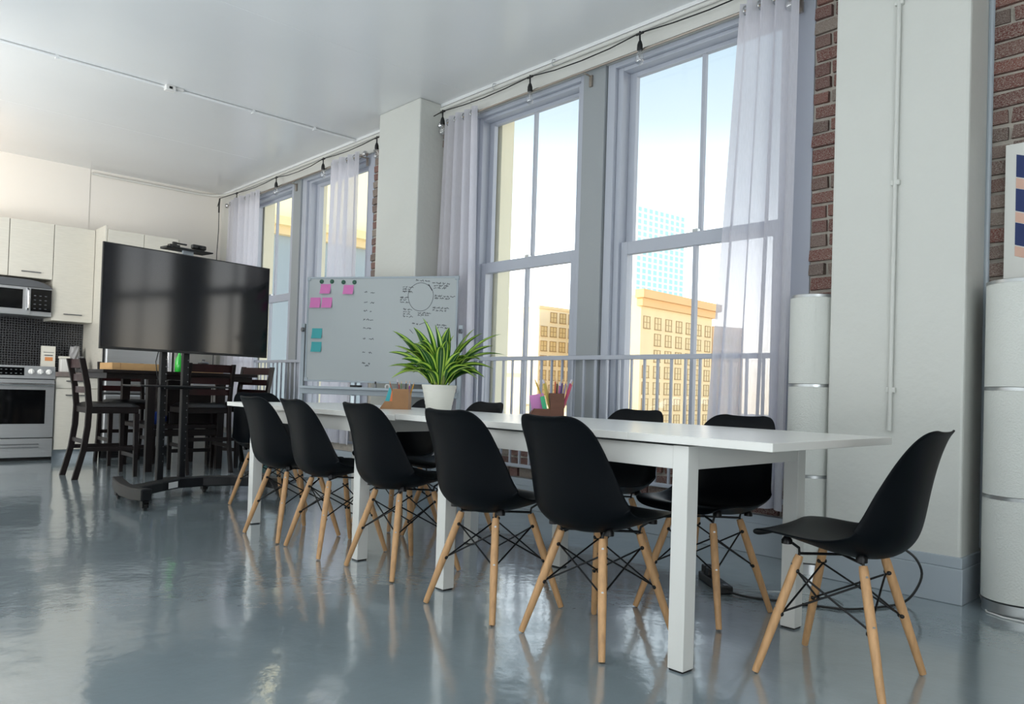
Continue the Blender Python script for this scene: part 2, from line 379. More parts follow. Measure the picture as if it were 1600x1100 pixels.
# bricks -------------------------------------------------
bm_cache = []
for k in range(6):
    m_ = MB(); rr = random.Random(k)
    j = lambda a: rr.uniform(-a, a)
    m_.box(-0.5, 0.5, -0.5, 0.5, -0.5, 0.5)
    me = bpy.data.meshes.new('brick'); bm = bmesh.new()
    vv = [bm.verts.new((v.x+j(.03), v.y+j(.12) if v.y < 0 else v.y, v.z+j(.06))) for v in m_.v]
    for f in m_.f: bm.faces.new([vv[i] for i in f])
    bmesh.ops.recalc_face_normals(bm, faces=bm.faces); bm.to_mesh(me); bm.free(); me.materials.append(M['brick']); bm_cache.append(me)
def bricks(x0, x1, z0, z1, parent, y=YW+0.03, bl=0.20, depth=0.020):
    row = 0; z = z0+0.004
    while z+0.062 <= z1+0.02:
        x = x0 - (0.0 if row % 2 == 0 else bl/2) + random.uniform(-0.01, 0.01)
        while x < x1:
            a = max(x, x0); b = min(x+bl-0.017, x1); head = random.random() < 0.18
            if head: b = min(x+bl/2-0.017, x1)
            if b-a > 0.02:
                o = bpy.data.objects.new('brick', random.choice(bm_cache)); COL.objects.link(o); o.parent = parent
                dd = depth+random.uniform(-0.007, 0.006)
                o.location = ((a+b)/2, y-dd/2+0.008, z+0.031); o.scale = (b-a, dd+0.016, 0.059+random.uniform(-.004, .004)); o.rotation_euler = (0, R(random.uniform(-1.2, 1.2)), 0)
            x += (bl/2 if head else bl)
        row += 1; z += 0.0775
bricks(B1+0.005, -1.722, 0.22, CZ-0.08, wf)
bricks(-5.25, B0-0.005, 0.22, HZ, wf)
bricks(A1+0.005, -6.06, 0.9, HZ, wf)
bricks(-1.112, -0.50, 0.22, CZ, wf)
bricks(B0, B1, 0.22, SZ-0.03, wf)
# blue-grey caulked strip where the pillar return meets the brick
struct(MB().tube([(-1.103, 3.985, CZ), (-1.106, 3.983, 1.6), (-1.10, 3.985, 0.22)], [0.014, 0.012, 0.014], 8).build('trim_8', M['baseboard'], smooth=True))

# windows -------------------------------------------------
def window(name, x0, x1, gx0, gx1):
    # x0..x1 casing outer limits, gx0..gx1 visible glass limits
    w_ = sempty(name, ((x0+x1)/2, 4.05, SZ))
    c = MB()
    T = M['trim']
    c.box(x0, gx0-0.10, 4.0, 4.20, SZ, HZ).box(gx1+0.10, x1, 4.0, 4.20, SZ, HZ).box(gx0-0.10, gx1+0.10, 4.0, 4.20, HZ-0.035, HZ)
    c.box(gx0-0.10, gx0-0.055, 4.03, 4.19, SZ, HZ-0.035).box(gx1+0.055, gx1+0.10, 4.03, 4.19, SZ, HZ-0.035)
    c.box(gx0-0.055, gx1+0.055, 4.03, 4.19, HZ-0.06, HZ-0.035)
    c.build('window_frame', T, w_, bevel=0.004)
    box('window_sill', T, x0, x1, 3.975, 4.3, SZ-0.03, SZ+0.005, w_, bevel=0.004)
    mid = (gx0+gx1)/2
    # upper sash, outer track
    u = MB(); y0, y1 = 4.105, 4.145; zt, zb = HZ-0.06, 1.865; gt = 3.03
    u.box(gx0-0.055, gx0, y0, y1, zb, zt).box(gx1, gx1+0.055, y0, y1, zb, zt).box(gx0, gx1, y0, y1, gt, zt).box(gx0, gx1, y0, y1, zb, zb+0.035)
    us = u.build('upper_sash', T, w_, bevel=0.003)
    box('muntin', T, mid-0.012, mid+0.012, y0+0.006, y1-0.006, zb+0.03, gt+0.005, us)
    for a, b in ((gx0, mid-0.012), (mid+0.012, gx1)): box('pane', M['pane'], a-0.004, b+0.004, 4.122, 4.127, zb+0.03, gt+0.005, us)
    l = MB(); y0, y1 = 4.055, 4.10; zt, zb = 1.895, SZ+0.006; gt = 1.81
    l.box(gx0-0.055, gx0, y0, y1, zb, zt).box(gx1, gx1+0.055, y0, y1, zb, zt).box(gx0, gx1, y0, y1, gt, zt).box(gx0, gx1, y0, y1, zb, zb+0.08)
    ls = l.build('lower_sash', T, w_, bevel=0.003)
    box('muntin', T, mid-0.012, mid+0.012, y0+0.006, y1-0.006, zb+0.07, gt+0.005, ls)
    for a, b in ((gx0, mid-0.012), (mid+0.012, gx1)): box('pane', M['pane'], a-0.004, b+0.004, 4.075, 4.08, zb+0.07, gt+0.005, ls)
    MB().box(mid-0.02, mid+0.02, 4.06, 4.09, 1.895, 1.915).build('sash_lock', M['ring'], ls, bevel=0.002)
window('window_1', A0, -7.955, -9.12, -8.14)
window('window_2', -7.79, A1, -7.60, -6.56)
window('window_3', B0, -3.635, -4.72, -3.78)
window('window_4', -3.43, B1, -3.265, -2.21)
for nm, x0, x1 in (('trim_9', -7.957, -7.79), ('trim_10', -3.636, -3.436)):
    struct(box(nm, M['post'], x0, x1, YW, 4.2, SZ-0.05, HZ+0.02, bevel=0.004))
# exterior reveals outside each opening
ex = MB()
for a, b in ((A0, A1), (B0, B1)):
    ex.box(a-0.6, a+0.150, 4.2, 4.335, 0.2, 3.6).box(b-0.02, b+0.6, 4.2, 4.335, 0.2, 3.6)
for x0, x1 in ((-7.98, -7.78), (-3.66, -3.42)): ex.box(x0, x1, 4.2, 4.30, 0.2, 3.5)
struct(ex.build('wall_exterior', M['ext_cream']))
# guard rails
def guard(x0, x1, label):
    g = thing('guard_rail', ((x0+x1)/2, 3.945, 0.22), label, 'railing')
    box('top_rail', M['trim'], x0, x1, 3.93, 3.96, 1.095, 1.125, g, bevel=0.003)
    box('bottom_rail', M['trim'], x0, x1, 3.935, 3.955, 0.30, 0.325, g, bevel=0.003)
    n = int(round((x1-x0)/0.104)); me = None
    for i in range(1, n):
        x = x0+(x1-x0)*i/n
        if me is None:
            b_ = MB().box(-0.007, 0.007, -0.007, 0.007, 0, 0.77); o = b_.build('baluster', M['trim'], g, local=True); me = o.data
        else:
            o = bpy.data.objects.new('baluster', me); COL.objects.link(o); o.parent = g
        o.location = (x-g.location.x, 0, 0.325-0.22)
guard(B0+0.02, B1-0.02, 'white metal guard rail across the tall windows beside the table')
guard(A0+0.02, A1-0.02, 'white metal guard rail across the windows by the kitchen')

# ================================================================ OUTSIDE
def facade_mat(name, rgb, rough=0.8): return mat(name, rgb, rough, var=0.04, vscale=0.2)
GR = -22.0
struct(box('ground', facade_mat('pale_streets', (206, 198, 184)), -700, 300, 4.6, 900, GR-1, GR))
def azpos(az, d): return Vector((math.sin(R(az))*d, math.cos(R(az))*d, 0))
def building(name, label, P0, P1, depth, ztop, wallm, winm, framem, cols, rows, ztop_row, drow, ww, wh, skip=(), cornice=None, cornm=None, mull=True, xs=None):
    P0, P1 = Vector(P0), Vector(P1); d = (P1-P0); Lh = d.length; d.normalize(); nrm = Vector((d.y, -d.x, 0))
    if nrm.dot(-P0) < 0: nrm = -nrm
    ang = math.atan2(d.y, d.x)
    t = thing(name, (P0.x, P0.y, GR), label, 'building', ang)
    inv = t.matrix_basis.inverted(); ny = 1 if (inv.to_3x3() @ nrm).y > 0 else -1   # local outward y
    MB().box(0, Lh, -ny*depth, 0, 0, ztop-GR).build('wall', wallm, t, local=True) if ny > 0 else MB().box(0, Lh, 0, depth, 0, ztop-GR).build('wall', wallm, t, local=True)
    if cornice:
        for (z0, z1, out_) in cornice:
            MB().box(-out_, Lh+out_, -out_ if ny < 0 else -0.5, 0.5 if ny < 0 else out_, z0-GR, z1-GR).build('cornice', cornm or wallm, t, local=True)
    me = None
    xs = xs or [(i+0.5)*Lh/cols for i in range(cols)]
    for r in range(rows):
        for ci, x in enumerate(xs):
            if (r, ci) in skip: continue
            if me is None:
                b = MB(); o_ = 0.12*ny
                def B_(x0, x1, z0, z1, y0, y1, mi): b.box(x0, x1, min(y0, y1), max(y0, y1), z0, z1, mi)
                B_(-ww/2, ww/2, -wh/2, wh/2, 0.02*ny, 0.05*ny, 0)
                B_(-ww/2-0.12, ww/2+0.12, -wh/2-0.18, -wh/2, 0.0, 0.28*ny, 1)
                B_(-ww/2-0.1, ww/2+0.1, wh/2, wh/2+0.12, 0.0, 0.2*ny, 1)
                B_(-ww/2-0.08, -ww/2+0.04, -wh/2, wh/2, 0.0, 0.16*ny, 1); B_(ww/2-0.04, ww/2+0.08, -wh/2, wh/2, 0.0, 0.16*ny, 1)
                if mull:
                    B_(-ww/2, ww/2, -0.06, 0.06, 0.05*ny, 0.12*ny, 1)
                    B_(-0.06, 0.06, -wh/2, wh/2, 0.05*ny, 0.12*ny, 1)
                o = b.build('window', [winm, framem], t, local=True); me = o.data
            else:
                o = bpy.data.objects.new('window', me); COL.objects.link(o); o.parent = t
            o.location = (x, 0, ztop_row - r*drow - GR)
    return t
FC = facade_mat('cream_stone', (236, 214, 170)); FW = mat('warm_window_glass', (222, 200, 152), 0.5); FF = mat('tan_window_frame', (172, 146, 106), 0.8)
FO = facade_mat('ochre_terracotta_cornice', (228, 186, 132))
building('office_building', 'cream stone office block with ochre cornice seen through the near window', azpos(-37.7, 160), azpos(-32.6, 186), 18, 21.2,
         FC, FW, FF, 7, 8, 15.6, 3.42, 2.3, 2.35, skip=((1, 0), (2, 0)), cornice=((18.8, 20.4, 0.9), (20.4, 22.1, 1.6)), cornm=FO)
building('office_building', 'pale office block with ganged windows seen left of the white window post', azpos(-45.2, 180), azpos(-40.6, 196), 30, 20.6,
         facade_mat('warm_white_render', (244, 230, 200)), FW, FF, 7, 7, 18.2, 3.45, 2.0, 2.2, skip=((0, 0),), cornice=((20.0, 20.7, 0.3),), cornm=FC)
TG = mat('pale_teal_glass', (150, 206, 214), 0.3); TF = mat('white_tower_frame', (228, 238, 240), 0.6)
building('tower_block', 'tall pale teal glass tower rising behind the cream office block', azpos(-38.2, 470), azpos(-34.7, 505), 30, 118,
         mat('tower_white', (222, 236, 240), 0.6), TG, TF, 9, 24, 113, 3.75, 3.1, 2.6, cornice=((118, 121, 0.4),), cornm=TF, mull=False)
t = building('side_tower', 'low rust coloured wing at the side of the cream office block', azpos(-32.5, 190), azpos(-30.4, 196), 25, 17.5,
         facade_mat('pink_cream_render', (232, 202, 170)), FW, FF, 3, 7, 14, 3.6, 1.9, 2.2)
lowm = facade_mat('pale_rooftop_render', (240, 222, 196))
for i, (az0, az1, d, z, lab) in enumerate(((-49.0, -46.2, 150, 3.2, 'low pinkish rooftop block beside the plant'), (-46.0, -42.4, 140, -3.0, 'low cream rooftop block behind the pencil box'),
                               (-48.5, -46.8, 320, 26, 'pale distant block in the sun glare'))):
    t = thing('rooftop_block', azpos(az0, d)+Vector((0, 0, GR)), lab, 'building')
    P0, P1 = azpos(az0, d), azpos(az1, d); n_ = P0.normalized()*22
    pts = [(p.x, p.y) for p in (P0, P1, P1+n_, P0+n_)]
    MB().prism(pts, GR, z).build('wall', lowm, t)
    MB().prism([(p[0]*1.0-0.0, p[1]) for p in pts], z, z+0.8).build('parapet', FC, t)
# neighbouring wing, close by, seen through the kitchen-side windows
t = thing('neighbour_wing', (-22, 6, GR), 'neighbouring wing with cream attic band over blue-grey wall', 'building')
WG = facade_mat('blue_grey_stucco', (128, 144, 156)); 
X = -22
MB().box(X-8, X, 4.7, 14.6, GR, 5.35).build('wall', WG, t)
MB().box(X-8, X+0.25, 4.7, 14.6, 5.35, 5.6).build('cornice', mat('tan_cornice', (190, 176, 140), 0.8), t)
MB().box(X-8, X+0.45, 4.7, 14.6, 5.6, 5.85).build('cornice', mat('tan_cornice_upper', (206, 194, 152), 0.8), t)
MB().box(X-8, X+0.1, 4.7, 14.6, 5.85, 13).build('attic', mat('cream_attic', (246, 238, 196), 0.8), t)
me = None
for k in range(3):
    for zz in (3.2, -0.4):
        b = MB().box(X, X+0.06, 0, 1.6, -0.9, 0.9).box(X, X+0.14, -0.1, 0, -1, 1).box(X, X+0.14, 1.6, 1.7, -1, 1).box(X, X+0.14, -0.1, 1.7, 0.9, 1.0).box(X, X+0.2, -0.2, 1.8, -1.1, -0.95).box(X, X+0.1, 0, 1.6, -0.04, 0.04)
        if me is None:
            b.v = [v-Vector((X, 0, 0)) for v in b.v]; o = b.build('window', mat('dim_blue_glass', (150, 166, 178), 0.4), t, local=True); me = o.data
        else: o = bpy.data.objects.new('window', me); COL.objects.link(o); o.parent = t
        o.location = (0, 5.6+k*3.0, zz-GR)

# ================================================================ CURTAINS, RODS, STRING LIGHTS
def curtain(name, label, xt0, xt1, xb0, xb1, z0, z1, folds, amp, yc=3.90, seed=0, ytop=3.90):
    rr = random.Random(seed); nx, nz = folds*10, 26; vs = []; fs = []
    ph = [rr.uniform(-0.5, 0.5) for _ in range(folds+1)]
    for j in range(nz+1):
        v = j/nz; z = z1+(z0-z1)*v; ax = xt0+(xb0-xt0)*v; bx_ = xt1+(xb1-xt1)*v
        for i in range(nx+1):
            u = i/nx; k = u*folds; q = ph[int(min(k, folds-0.001))]
            a = amp*(0.85+0.25*q+0.25*math.sin(v*3+q*6))
            vs.append((ax+(bx_-ax)*(u+0.25/folds*math.sin(2*PI*k+q+v*1.5)*(0.4+v*0.3)*(0 if i in (0, nx) else 1)), yc+a*math.sin(2*PI*k+q*v*2.5)-0.012*v*math.sin(5*u+v*2), z))
    for j in range(nz):
        for i in range(nx): fs.append((j*(nx+1)+i, j*(nx+1)+i+1, (j+1)*(nx+1)+i+1, (j+1)*(nx+1)+i))
    t = thing(name, ((xt0+xt1)/2, yc, z0), label, 'curtain', group=None)
    MB().add(vs, fs).build('cloth', M['curtain'], t, smooth=True)
    for k in range(folds*2):
        x = xt0+(xt1-xt0)*(k+0.5)/(folds*2)
        pts = [(x, 3.90+0.026*math.cos(a), 3.085+0.026*math.sin(a)) for a in [2*PI*q/14 for q in range(15)]]
        MB().tube(pts, 0.004, 6).build('grommet', M['ring'], t, smooth=True)
    return t
curtain('curtain', 'sheer white curtain in the kitchen corner, behind the television', -9.50, -8.62, -9.55, -8.60, 0.30, 3.125, 6, 0.036, seed=1, yc=3.885)
curtain('curtain', 'sheer white curtain hanging left of the far pillar', -6.98, -6.44, -7.04, -6.42, 0.30, 3.125, 4, 0.034, seed=2, yc=3.885)
curtain('curtain', 'sheer white curtain between the whiteboard and the tall windows', -5.10, -4.68, -5.16, -4.62, 0.30, 3.125, 4, 0.030, seed=3, yc=3.885)
curtain('curtain', 'wide sheer white curtain beside the near brick strip and pillar', -2.35, -1.99, -2.50, -2.00, 0.275, 3.125, 4, 0.042, seed=4, yc=3.875)
def rod(x0, x1, xb, label):
    t = thing('curtain_rod', ((x0+x1)/2, 3.9, 3.09), label, 'curtain rod')
    MB().tube([(x0, 3.9, 3.085), (x1, 3.9, 3.085)], 0.0085, 10).build('pole', M['bronze'], t, smooth=True)
    MB().tube([(x0, 3.915, 3.103), (x1, 3.915, 3.103)], 0.003, 6).build('draw_wire', M['chrome'], t, smooth=True)
    for x, sgn in ((x0, -1), (x1, 1)):
        MB().lathe([(0.009, 0), (0.012, 0.01), (0.008, 0.016), (0.024, 0.028), (0.030, 0.045), (0.024, 0.062), (0.006, 0.072)] if sgn > 0 else
                   [(0.009, 0), (0.012, -0.01), (0.008, -0.016), (0.024, -0.028), (0.030, -0.045), (0.024, -0.062), (0.006, -0.072)], (x, 3.9, 3.085), 16, axis='x').build('finial', M['chrome'], t, smooth=True)
    for x in xb:
        MB().tube([(x, 3.9, 3.072), (x, 3.94, 3.074), (x, 3.97, 3.07), (x, 3.972, 3.035)], 0.006, 8).box(x-0.012, x+0.012, 3.964, YW, 3.00, 3.08).build('bracket', M['bronze'], t, smooth=False)
rod(-5.13, -2.00, (-5.02, -3.56, -2.03), 'long metal curtain rod over the tall windows by the table')
rod(-9.55, -6.40, (-9.5, -7.88, -6.43), 'long metal curtain rod over the windows by the kitchen')
sl = thing('string_lights', (-5.1, 3.88, 3.18), 'black cord of clear hanging bulbs strung along the window wall', 'string lights')
bxs = [-9.26, -8.19, -7.13, -6.13, -5.13, -4.08, -3.07, -2.05, -1.0]
pts = [(-9.80, 3.86, 3.10), (-9.76, 3.87, 3.20)]
for i, x in enumerate(bxs):
    if i:
        a = bxs[i-1]
        for q in (0.25, 0.5, 0.75): pts.append((a+(x-a)*q, 3.88, 3.19-0.028*(1-(2*q-1)**2)+0.006*math.sin(x*9)))
    pts.append((x, 3.88, 3.19))
MB().tube(pts, 0.0045, 6).build('cord', M['black'], sl, smooth=True)
MB().tube([(-9.76, 3.87, 3.20), (-9.775, 3.87, 3.12), (-9.77, 3.87, 3.02)], 0.010, 8).tube([(-9.77, 3.87, 3.05), (-9.76, 3.87, 2.8), (-9.79, 3.87, 2.5), (-9.78, 3.87, 1.0), (-9.8, 3.9, 0.4)], 0.005, 6).build('plug_lead', M['black'], sl, smooth=True)
for i, x in enumerate(bxs):
    q = MB().tube([(x, 3.88, 3.20), (x, 3.88, 3.165), (x+0.004, 3.878, 3.135)], 0.006, 8).tube([(x-0.028, 3.88, 3.186), (x+0.028, 3.88, 3.186)], 0.008, 8)
    q.lathe([(0.006, 3.14), (0.012, 3.13), (0.018, 3.11), (0.019, 3.085), (0.017, 3.075)], (x+0.004, 3.878, 0), 14)
    so = q.build('socket', M['black'], sl, smooth=True)
    MB().lathe([(0.014, 3.078), (0.017, 3.06), (0.026, 3.035), (0.029, 3.015), (0.024, 2.995), (0.010, 2.984), (0.002, 2.982)], (x+0.004, 3.878, 0), 16).build('bulb', M['bulb_glass'], so, smooth=True)
    MB().tube([(x-0.003, 3.878, 3.075), (x+0.0, 3.878, 3.03), (x+0.008, 3.878, 3.03), (x+0.011, 3.878, 3.075)], 0.0015, 5).build('filament', M['bronze'], so)

# ================================================================ KITCHEN
KX = -9.42
def handle(parent, x, y0, y1, z, m=None):
    MB().box(x+0.018, x+0.026, y0, y1, z-0.005, z+0.005).box(x, x+0.02, y0+0.008, y0+0.016, z-0.004, z+0.004).box(x, x+0.02, y1-0.016, y1-0.008, z-0.004, z+0.004).build('handle', m or M['dark_steel'], parent)
struct(box('wall_backsplash', M['splash'], WX0, -9.78, 0.0, 2.368, 0.90, 1.56))
def wall_cab(y0, y1, z0, z1, label, front=KX, hz=None, doors=1):
    t = thing('wall_cabinet', (front-0.2, (y0+y1)/2, z0), label, 'cabinet')
    box('cabinet_body', M['cabinet'], front-0.36, front-0.02, y0+0.001, y1-0.001, z0, z1, t)
    for k in range(doors):
        a, b = y0+(y1-y0)*k/doors, y0+(y1-y0)*(k+1)/doors
        d = box('door', M['cabinet'], front-0.019, front, a+0.0025, b-0.0025, z0+0.002, z1-0.002, t, bevel=0.0015)
        if hz: handle(d, front, (a+b)/2-0.075 if b-a < 0.39 else (a+b)/2-0.09, (a+b)/2+0.09, z0+hz)
    return t
wall_cab(1.155, 1.558, 1.90, 2.50, 'pale woodgrain wall cabinet over the microwave, at the photo edge', hz=None)
wall_cab(1.56, 1.966, 1.90, 2.50, 'pale woodgrain wall cabinet with low handle over the microwave', hz=0.06)
wall_cab(1.968, 2.368, 1.466, 2.50, 'tall pale woodgrain wall cabinet right of the microwave', hz=0.075)
t = thing('fridge_surround', (-9.4, 2.38, 0), 'tall pale woodgrain panel between counter and fridge', 'panel')
box('panel_board', M['cabinet'], WX0, -9.05, 2.37, 2.388, 0, 2.51, t, bevel=0.001)
t = thing('fridge_surround', (-9.4, 3.14, 0), 'tall pale panel on the window side of the fridge', 'panel')
box('panel_board', M['cabinet'], WX0, -9.05, 3.135, 3.153, 0, 2.47, t, bevel=0.001)
wall_cab(2.39, 3.133, 1.86, 2.47, 'double white cabinet over the fridge, behind the television', front=-9.04, hz=0.05, doors=2)
# fridge
t = thing('fridge', (-9.4, 2.76, 0), 'stainless steel fridge behind the high table', 'fridge')
box('fridge_body', M['dark_steel'], -9.8, -9.10, 2.405, 3.115, 0.10, 1.80, t, bevel=0.006)
d = box('door', M['steel'], -9.098, -9.03, 2.41, 3.11, 0.70, 1.79, t, bevel=0.02)
MB().tube([(-9.03, 3.05, 0.80), (-8.99, 3.05, 0.84), (-8.99, 3.05, 1.5), (-9.03, 3.05, 1.54)], 0.011, 10).build('handle', M['chrome'], d, smooth=True)
d = box('freezer_drawer', M['steel'], -9.098, -9.03, 2.41, 3.11, 0.12, 0.69, t, bevel=0.02)
MB().tube([(-9.03, 2.5, 0.62), (-8.99, 2.53, 0.62), (-8.99, 2.99, 0.62), (-9.03, 3.02, 0.62)], 0.011, 10).build('handle', M['chrome'], d, smooth=True)
g = box('toe_grille', M['black'], -9.75, -9.05, 2.41, 3.11, 0.0, 0.098, t)
for k in range(4): box('grille_slat', M['metal_black'], -9.05, -9.042, 2.43, 3.09, 0.018+k*0.02, 0.026+k*0.02, g)
# base cabinet
t = thing('base_cabinet', (-9.4, 2.16, 0), 'white base cabinet with drawer and door beside the oven range', 'cabinet')
box('cabinet_body', M['cabinet'], -9.78, -9.08, 1.958, 2.366, 0.10, 0.862, t)
box('plinth', M['baseboard'], -9.75, -9.12, 1.958, 2.366, 0.0, 0.10, t)
d = box('drawer', M['cabinet'], -9.079, -9.06, 1.961, 2.363, 0.744, 0.858, t, bevel=0.0015); handle(d, -9.06, 2.05, 2.25, 0.82)
d = box('door', M['cabinet'], -9.079, -9.06, 1.961, 2.363, 0.104, 0.738, t, bevel=0.0015); handle(d, -9.06, 2.05, 2.25, 0.672)
t = thing('countertop', (-9.4, 2.16, 0.862), 'grey-brown countertop slab beside the oven range', 'countertop')
box('slab', M['counter'], -9.779, -9.04, 1.952, 2.368, 0.863, 0.912, t, bevel=0.003)
# oven range
RX = -9.04
t = thing('oven_range', (-9.4, 1.57, 0), 'stainless steel oven range with three white knobs and black window', 'oven')
box('range_body', M['dark_steel'], -9.77, -9.09, 1.192, 1.948, 0.03, 0.93, t, bevel=0.003)
box('kick_plate', M['black'], -9.75, -9.10, 1.20, 1.94, 0.0, 0.03, t)
box('cooktop', M['black_glass'], -9.775, -9.10, 1.192, 1.948, 0.93, 0.945, t, bevel=0.003)
MB().prism([(RX-0.06, 0.835), (RX, 0.835), (RX-0.015, 0.965), (RX-0.09, 0.965), (RX-0.09, 0.93)], 1.19, 1.95, 'y').build('control_panel', M['steel'], t, bevel=0.002)
cp = t.children[-1]
MB().prism([(RX-0.013, 0.865), (RX-0.001, 0.865), (RX-0.009, 0.945), (RX-0.02, 0.945)], 1.40, 1.672, 'y').build('display', M['black_glass'], cp)
for k in range(5):
    for zz in (0.885, 0.922):
        pass
b = MB()
for k in range(6):
    for zz in (0.885, 0.922): b.box(RX-0.0055-(zz-0.865)*0.1, RX+0.0005-(zz-0.865)*0.1, 1.425+k*0.042, 1.44+k*0.042, zz-0.003, zz+0.003)
b.build('touch_markings', M['ring'], cp)
for y in (1.733, 1.813, 1.889, 1.31, 1.24):
    MB().lathe([(0.027, -0.004), (0.027, 0.004), (0.022, 0.006), (0.021, 0.028), (0.018, 0.031)], (RX-0.004, y, 0.907), 20, axis='x').box(RX+0.02, RX+0.034, y-0.004, y+0.004, 0.885, 0.929).build('knob', M['white_plastic'], t, smooth=True)
d = box('oven_door', M['steel'], -9.088, RX, 1.194, 1.946, 0.235, 0.825, t, bevel=0.004)
box('oven_window', M['black_glass'], RX-0.001, RX+0.004, 1.275, 1.866, 0.375, 0.722, d, bevel=0.002)
MB().box(RX+0.03, RX+0.05, 1.20, 1.94, 0.765, 0.797).box(RX, RX+0.035, 1.215, 1.235, 0.77, 0.79).box(RX, RX+0.035, 1.905, 1.925, 0.77, 0.79).build('handle', M['chrome'], d, bevel=0.006)
d = box('warming_drawer', M['steel'], -9.088, RX, 1.194, 1.946, 0.035, 0.225, t, bevel=0.004)
MB().box(RX-0.001, RX+0.012, 1.30, 1.82, 0.165, 0.172).box(RX-0.001, RX+0.012, 1.30, 1.82, 0.135, 0.14).build('pull_slot', M['dark_steel'], d)
# microwave
t = thing('microwave', (-9.6, 1.57, 1.48), 'stainless over-range microwave with curved vent top', 'microwave')
box('microwave_body', M['steel'], -9.77, -9.39, 1.20, 1.962, 1.497, 1.80, t, bevel=0.003)
arc = [(1.20+0.762*k/16, 1.80+0.075*(1-abs(2*k/16-1)**4)) for k in range(17)]
MB().prism([(1.20, 1.795)]+arc+[(1.962, 1.795)], -9.75, -9.365, 'x').build('vent_hood', M['dark_steel'], t, bevel=0.002)
d = box('door', M['steel'], -9.389, -9.37, 1.202, 1.76, 1.50, 1.793, t, bevel=0.003)
box('door_window', M['black_glass'], -9.371, -9.366, 1.24, 1.69, 1.56, 1.765, d, bevel=0.002)
MB().tube([(-9.37, 1.735, 1.555), (-9.335, 1.735, 1.575), (-9.33, 1.735, 1.66), (-9.335, 1.735, 1.755), (-9.37, 1.735, 1.775)], 0.012, 10).build('handle', M['chrome'], d, smooth=True)
k_ = box('keypad', M['black_glass'], -9.389, -9.368, 1.765, 1.955, 1.545, 1.78, t, bevel=0.002)
b = MB()
for a in range(3):
    for c in range(4): b.box(-9.368, -9.3665, 1.79+a*0.05, 1.81+a*0.05, 1.57+c*0.045, 1.578+c*0.045)
tag(b.build('key_markings', M['dark_steel'], k_), kind='stuff')
# lamp strip on top of the cabinets (warm up-light washing the wall)
lt = thing('light_strip', (-9.68, 1.3, 2.50), 'warm light strip lying on top of the wall cabinets', 'light')
box('strip_body', M['white_plastic'], -9.70, -9.67, 0.2, 2.3, 2.5005, 2.512, lt)
add_light('strip_light', 'AREA', (-9.66, 0.9, 2.53), aim((-0.25, 0, 1)), 5.0, (1.0, 0.60, 0.28), 0.06, 2.6).rotation_euler = aim((-0.3, 0, 1))
# counter clutter
t = thing('paper_box', (-9.55, 1.98, 0.945), 'upright off-white box with orange label behind the range', 'box')
MB().box(-9.58, -9.52, 1.915, 2.045, 0.946, 1.19).build('carton', M['paper_white'], t, bevel=0.003)
MB().box(-9.5195, -9.5185, 1.945, 2.02, 1.03, 1.07).build('label_patch', M['orange'], t)
MB().box(-9.5195, -9.5185, 1.93, 2.03, 1.12, 1.125).box(-9.5195, -9.5185, 1.94, 2.02, 1.085, 1.095).build('printed_line', M['dark_steel'], t)
t = thing('storage_tub', (-9.5, 2.12, 0.913), 'small cream lidded tub on the counter', 'tub')
MB().box(-9.53, -9.44, 2.08, 2.165, 0.9125, 1.06).build('tub_body', M['white_plastic'], t, bevel=0.008)
MB().box(-9.535, -9.435, 2.075, 2.17, 1.06, 1.085).build('lid', M['paper_white'], t, bevel=0.004)
t = thing('crumpled_bag', (-9.6, 2.25, 0.913), 'crumpled grey plastic bag standing on the counter', 'bag')
b = MB(); rr = random.Random(5); prof = []
vs = []; n_ = 12
for i, z in enumerate((0.9125, 0.97, 1.03, 1.09, 1.15, 1.195)):
    for k in range(n_):
        a = 2*PI*k/n_; r_ = (0.058 if i < 4 else 0.048-0.008*(i-4))*(1+rr.uniform(-.22, .22)); vs.append((-9.6+r_*math.cos(a)*0.8, 2.25+r_*math.sin(a), z+(rr.uniform(-.015, .015) if i else 0)))
fs = [(i*n_+k, i*n_+(k+1) % n_, (i+1)*n_+(k+1) % n_, (i+1)*n_+k) for i in range(5) for k in range(n_)]+[tuple(range(n_-1, -1, -1)), tuple(5*n_+k for k in range(n_))]
b.add(vs, fs).build('bag_film', M['grey_film'], t)
t = thing('knife_block', (-9.3, 2.26, 0.913), 'small black knife block with handles on the counter', 'knife block')
MB().prism([(-9.36, 0.9125), (-9.26, 0.9125), (-9.29, 1.03), (-9.37, 1.06)], 2.215, 2.285, 'y').build('block', M['black'], t, bevel=0.003)
for k in range(4): MB().tube([(-9.33, 2.225+k*0.016, 1.04), (-9.345, 2.225+k*0.016, 1.09)], 0.006, 6).build('knife_handle', M['dark_steel'], t)

# ================================================================ HIGH TABLE AND STOOLS
t = thing('high_table', (-7.95, 2.71, 0), 'dark counter-height table with shelf in the kitchen', 'table')
HT = M['espresso']
box('tabletop', HT, -8.42, -7.50, 1.99, 3.43, 0.915, 0.945, t, bevel=0.003)
box('apron', HT, -8.38, -7.54, 2.03, 3.39, 0.865, 0.914, t)
for x in (-7.60, -8.36):
    for y in (2.39, 3.05):
        MB().add([(x-0.0, y, 0), (x+0.055, y, 0), (x+0.055, y+0.06, 0), (x, y+0.06, 0), (x-0.005, y-0.005, 0.865), (x+0.065, y-0.005, 0.865), (x+0.065, y+0.07, 0.865), (x-0.005, y+0.07, 0.865)],
                 [(0,3,2,1),(4,5,6,7),(0,1,5,4),(1,2,6,5),(2,3,7,6),(3,0,4,7)]).build('leg', HT, t, bevel=0.003)
box('lower_shelf', HT, -8.36, -7.55, 2.40, 3.10, 0.40, 0.44, t, bevel=0.003)
box('stretcher', HT, -7.59, -7.56, 2.45, 3.05, 0.33, 0.395, t, bevel=0.003)
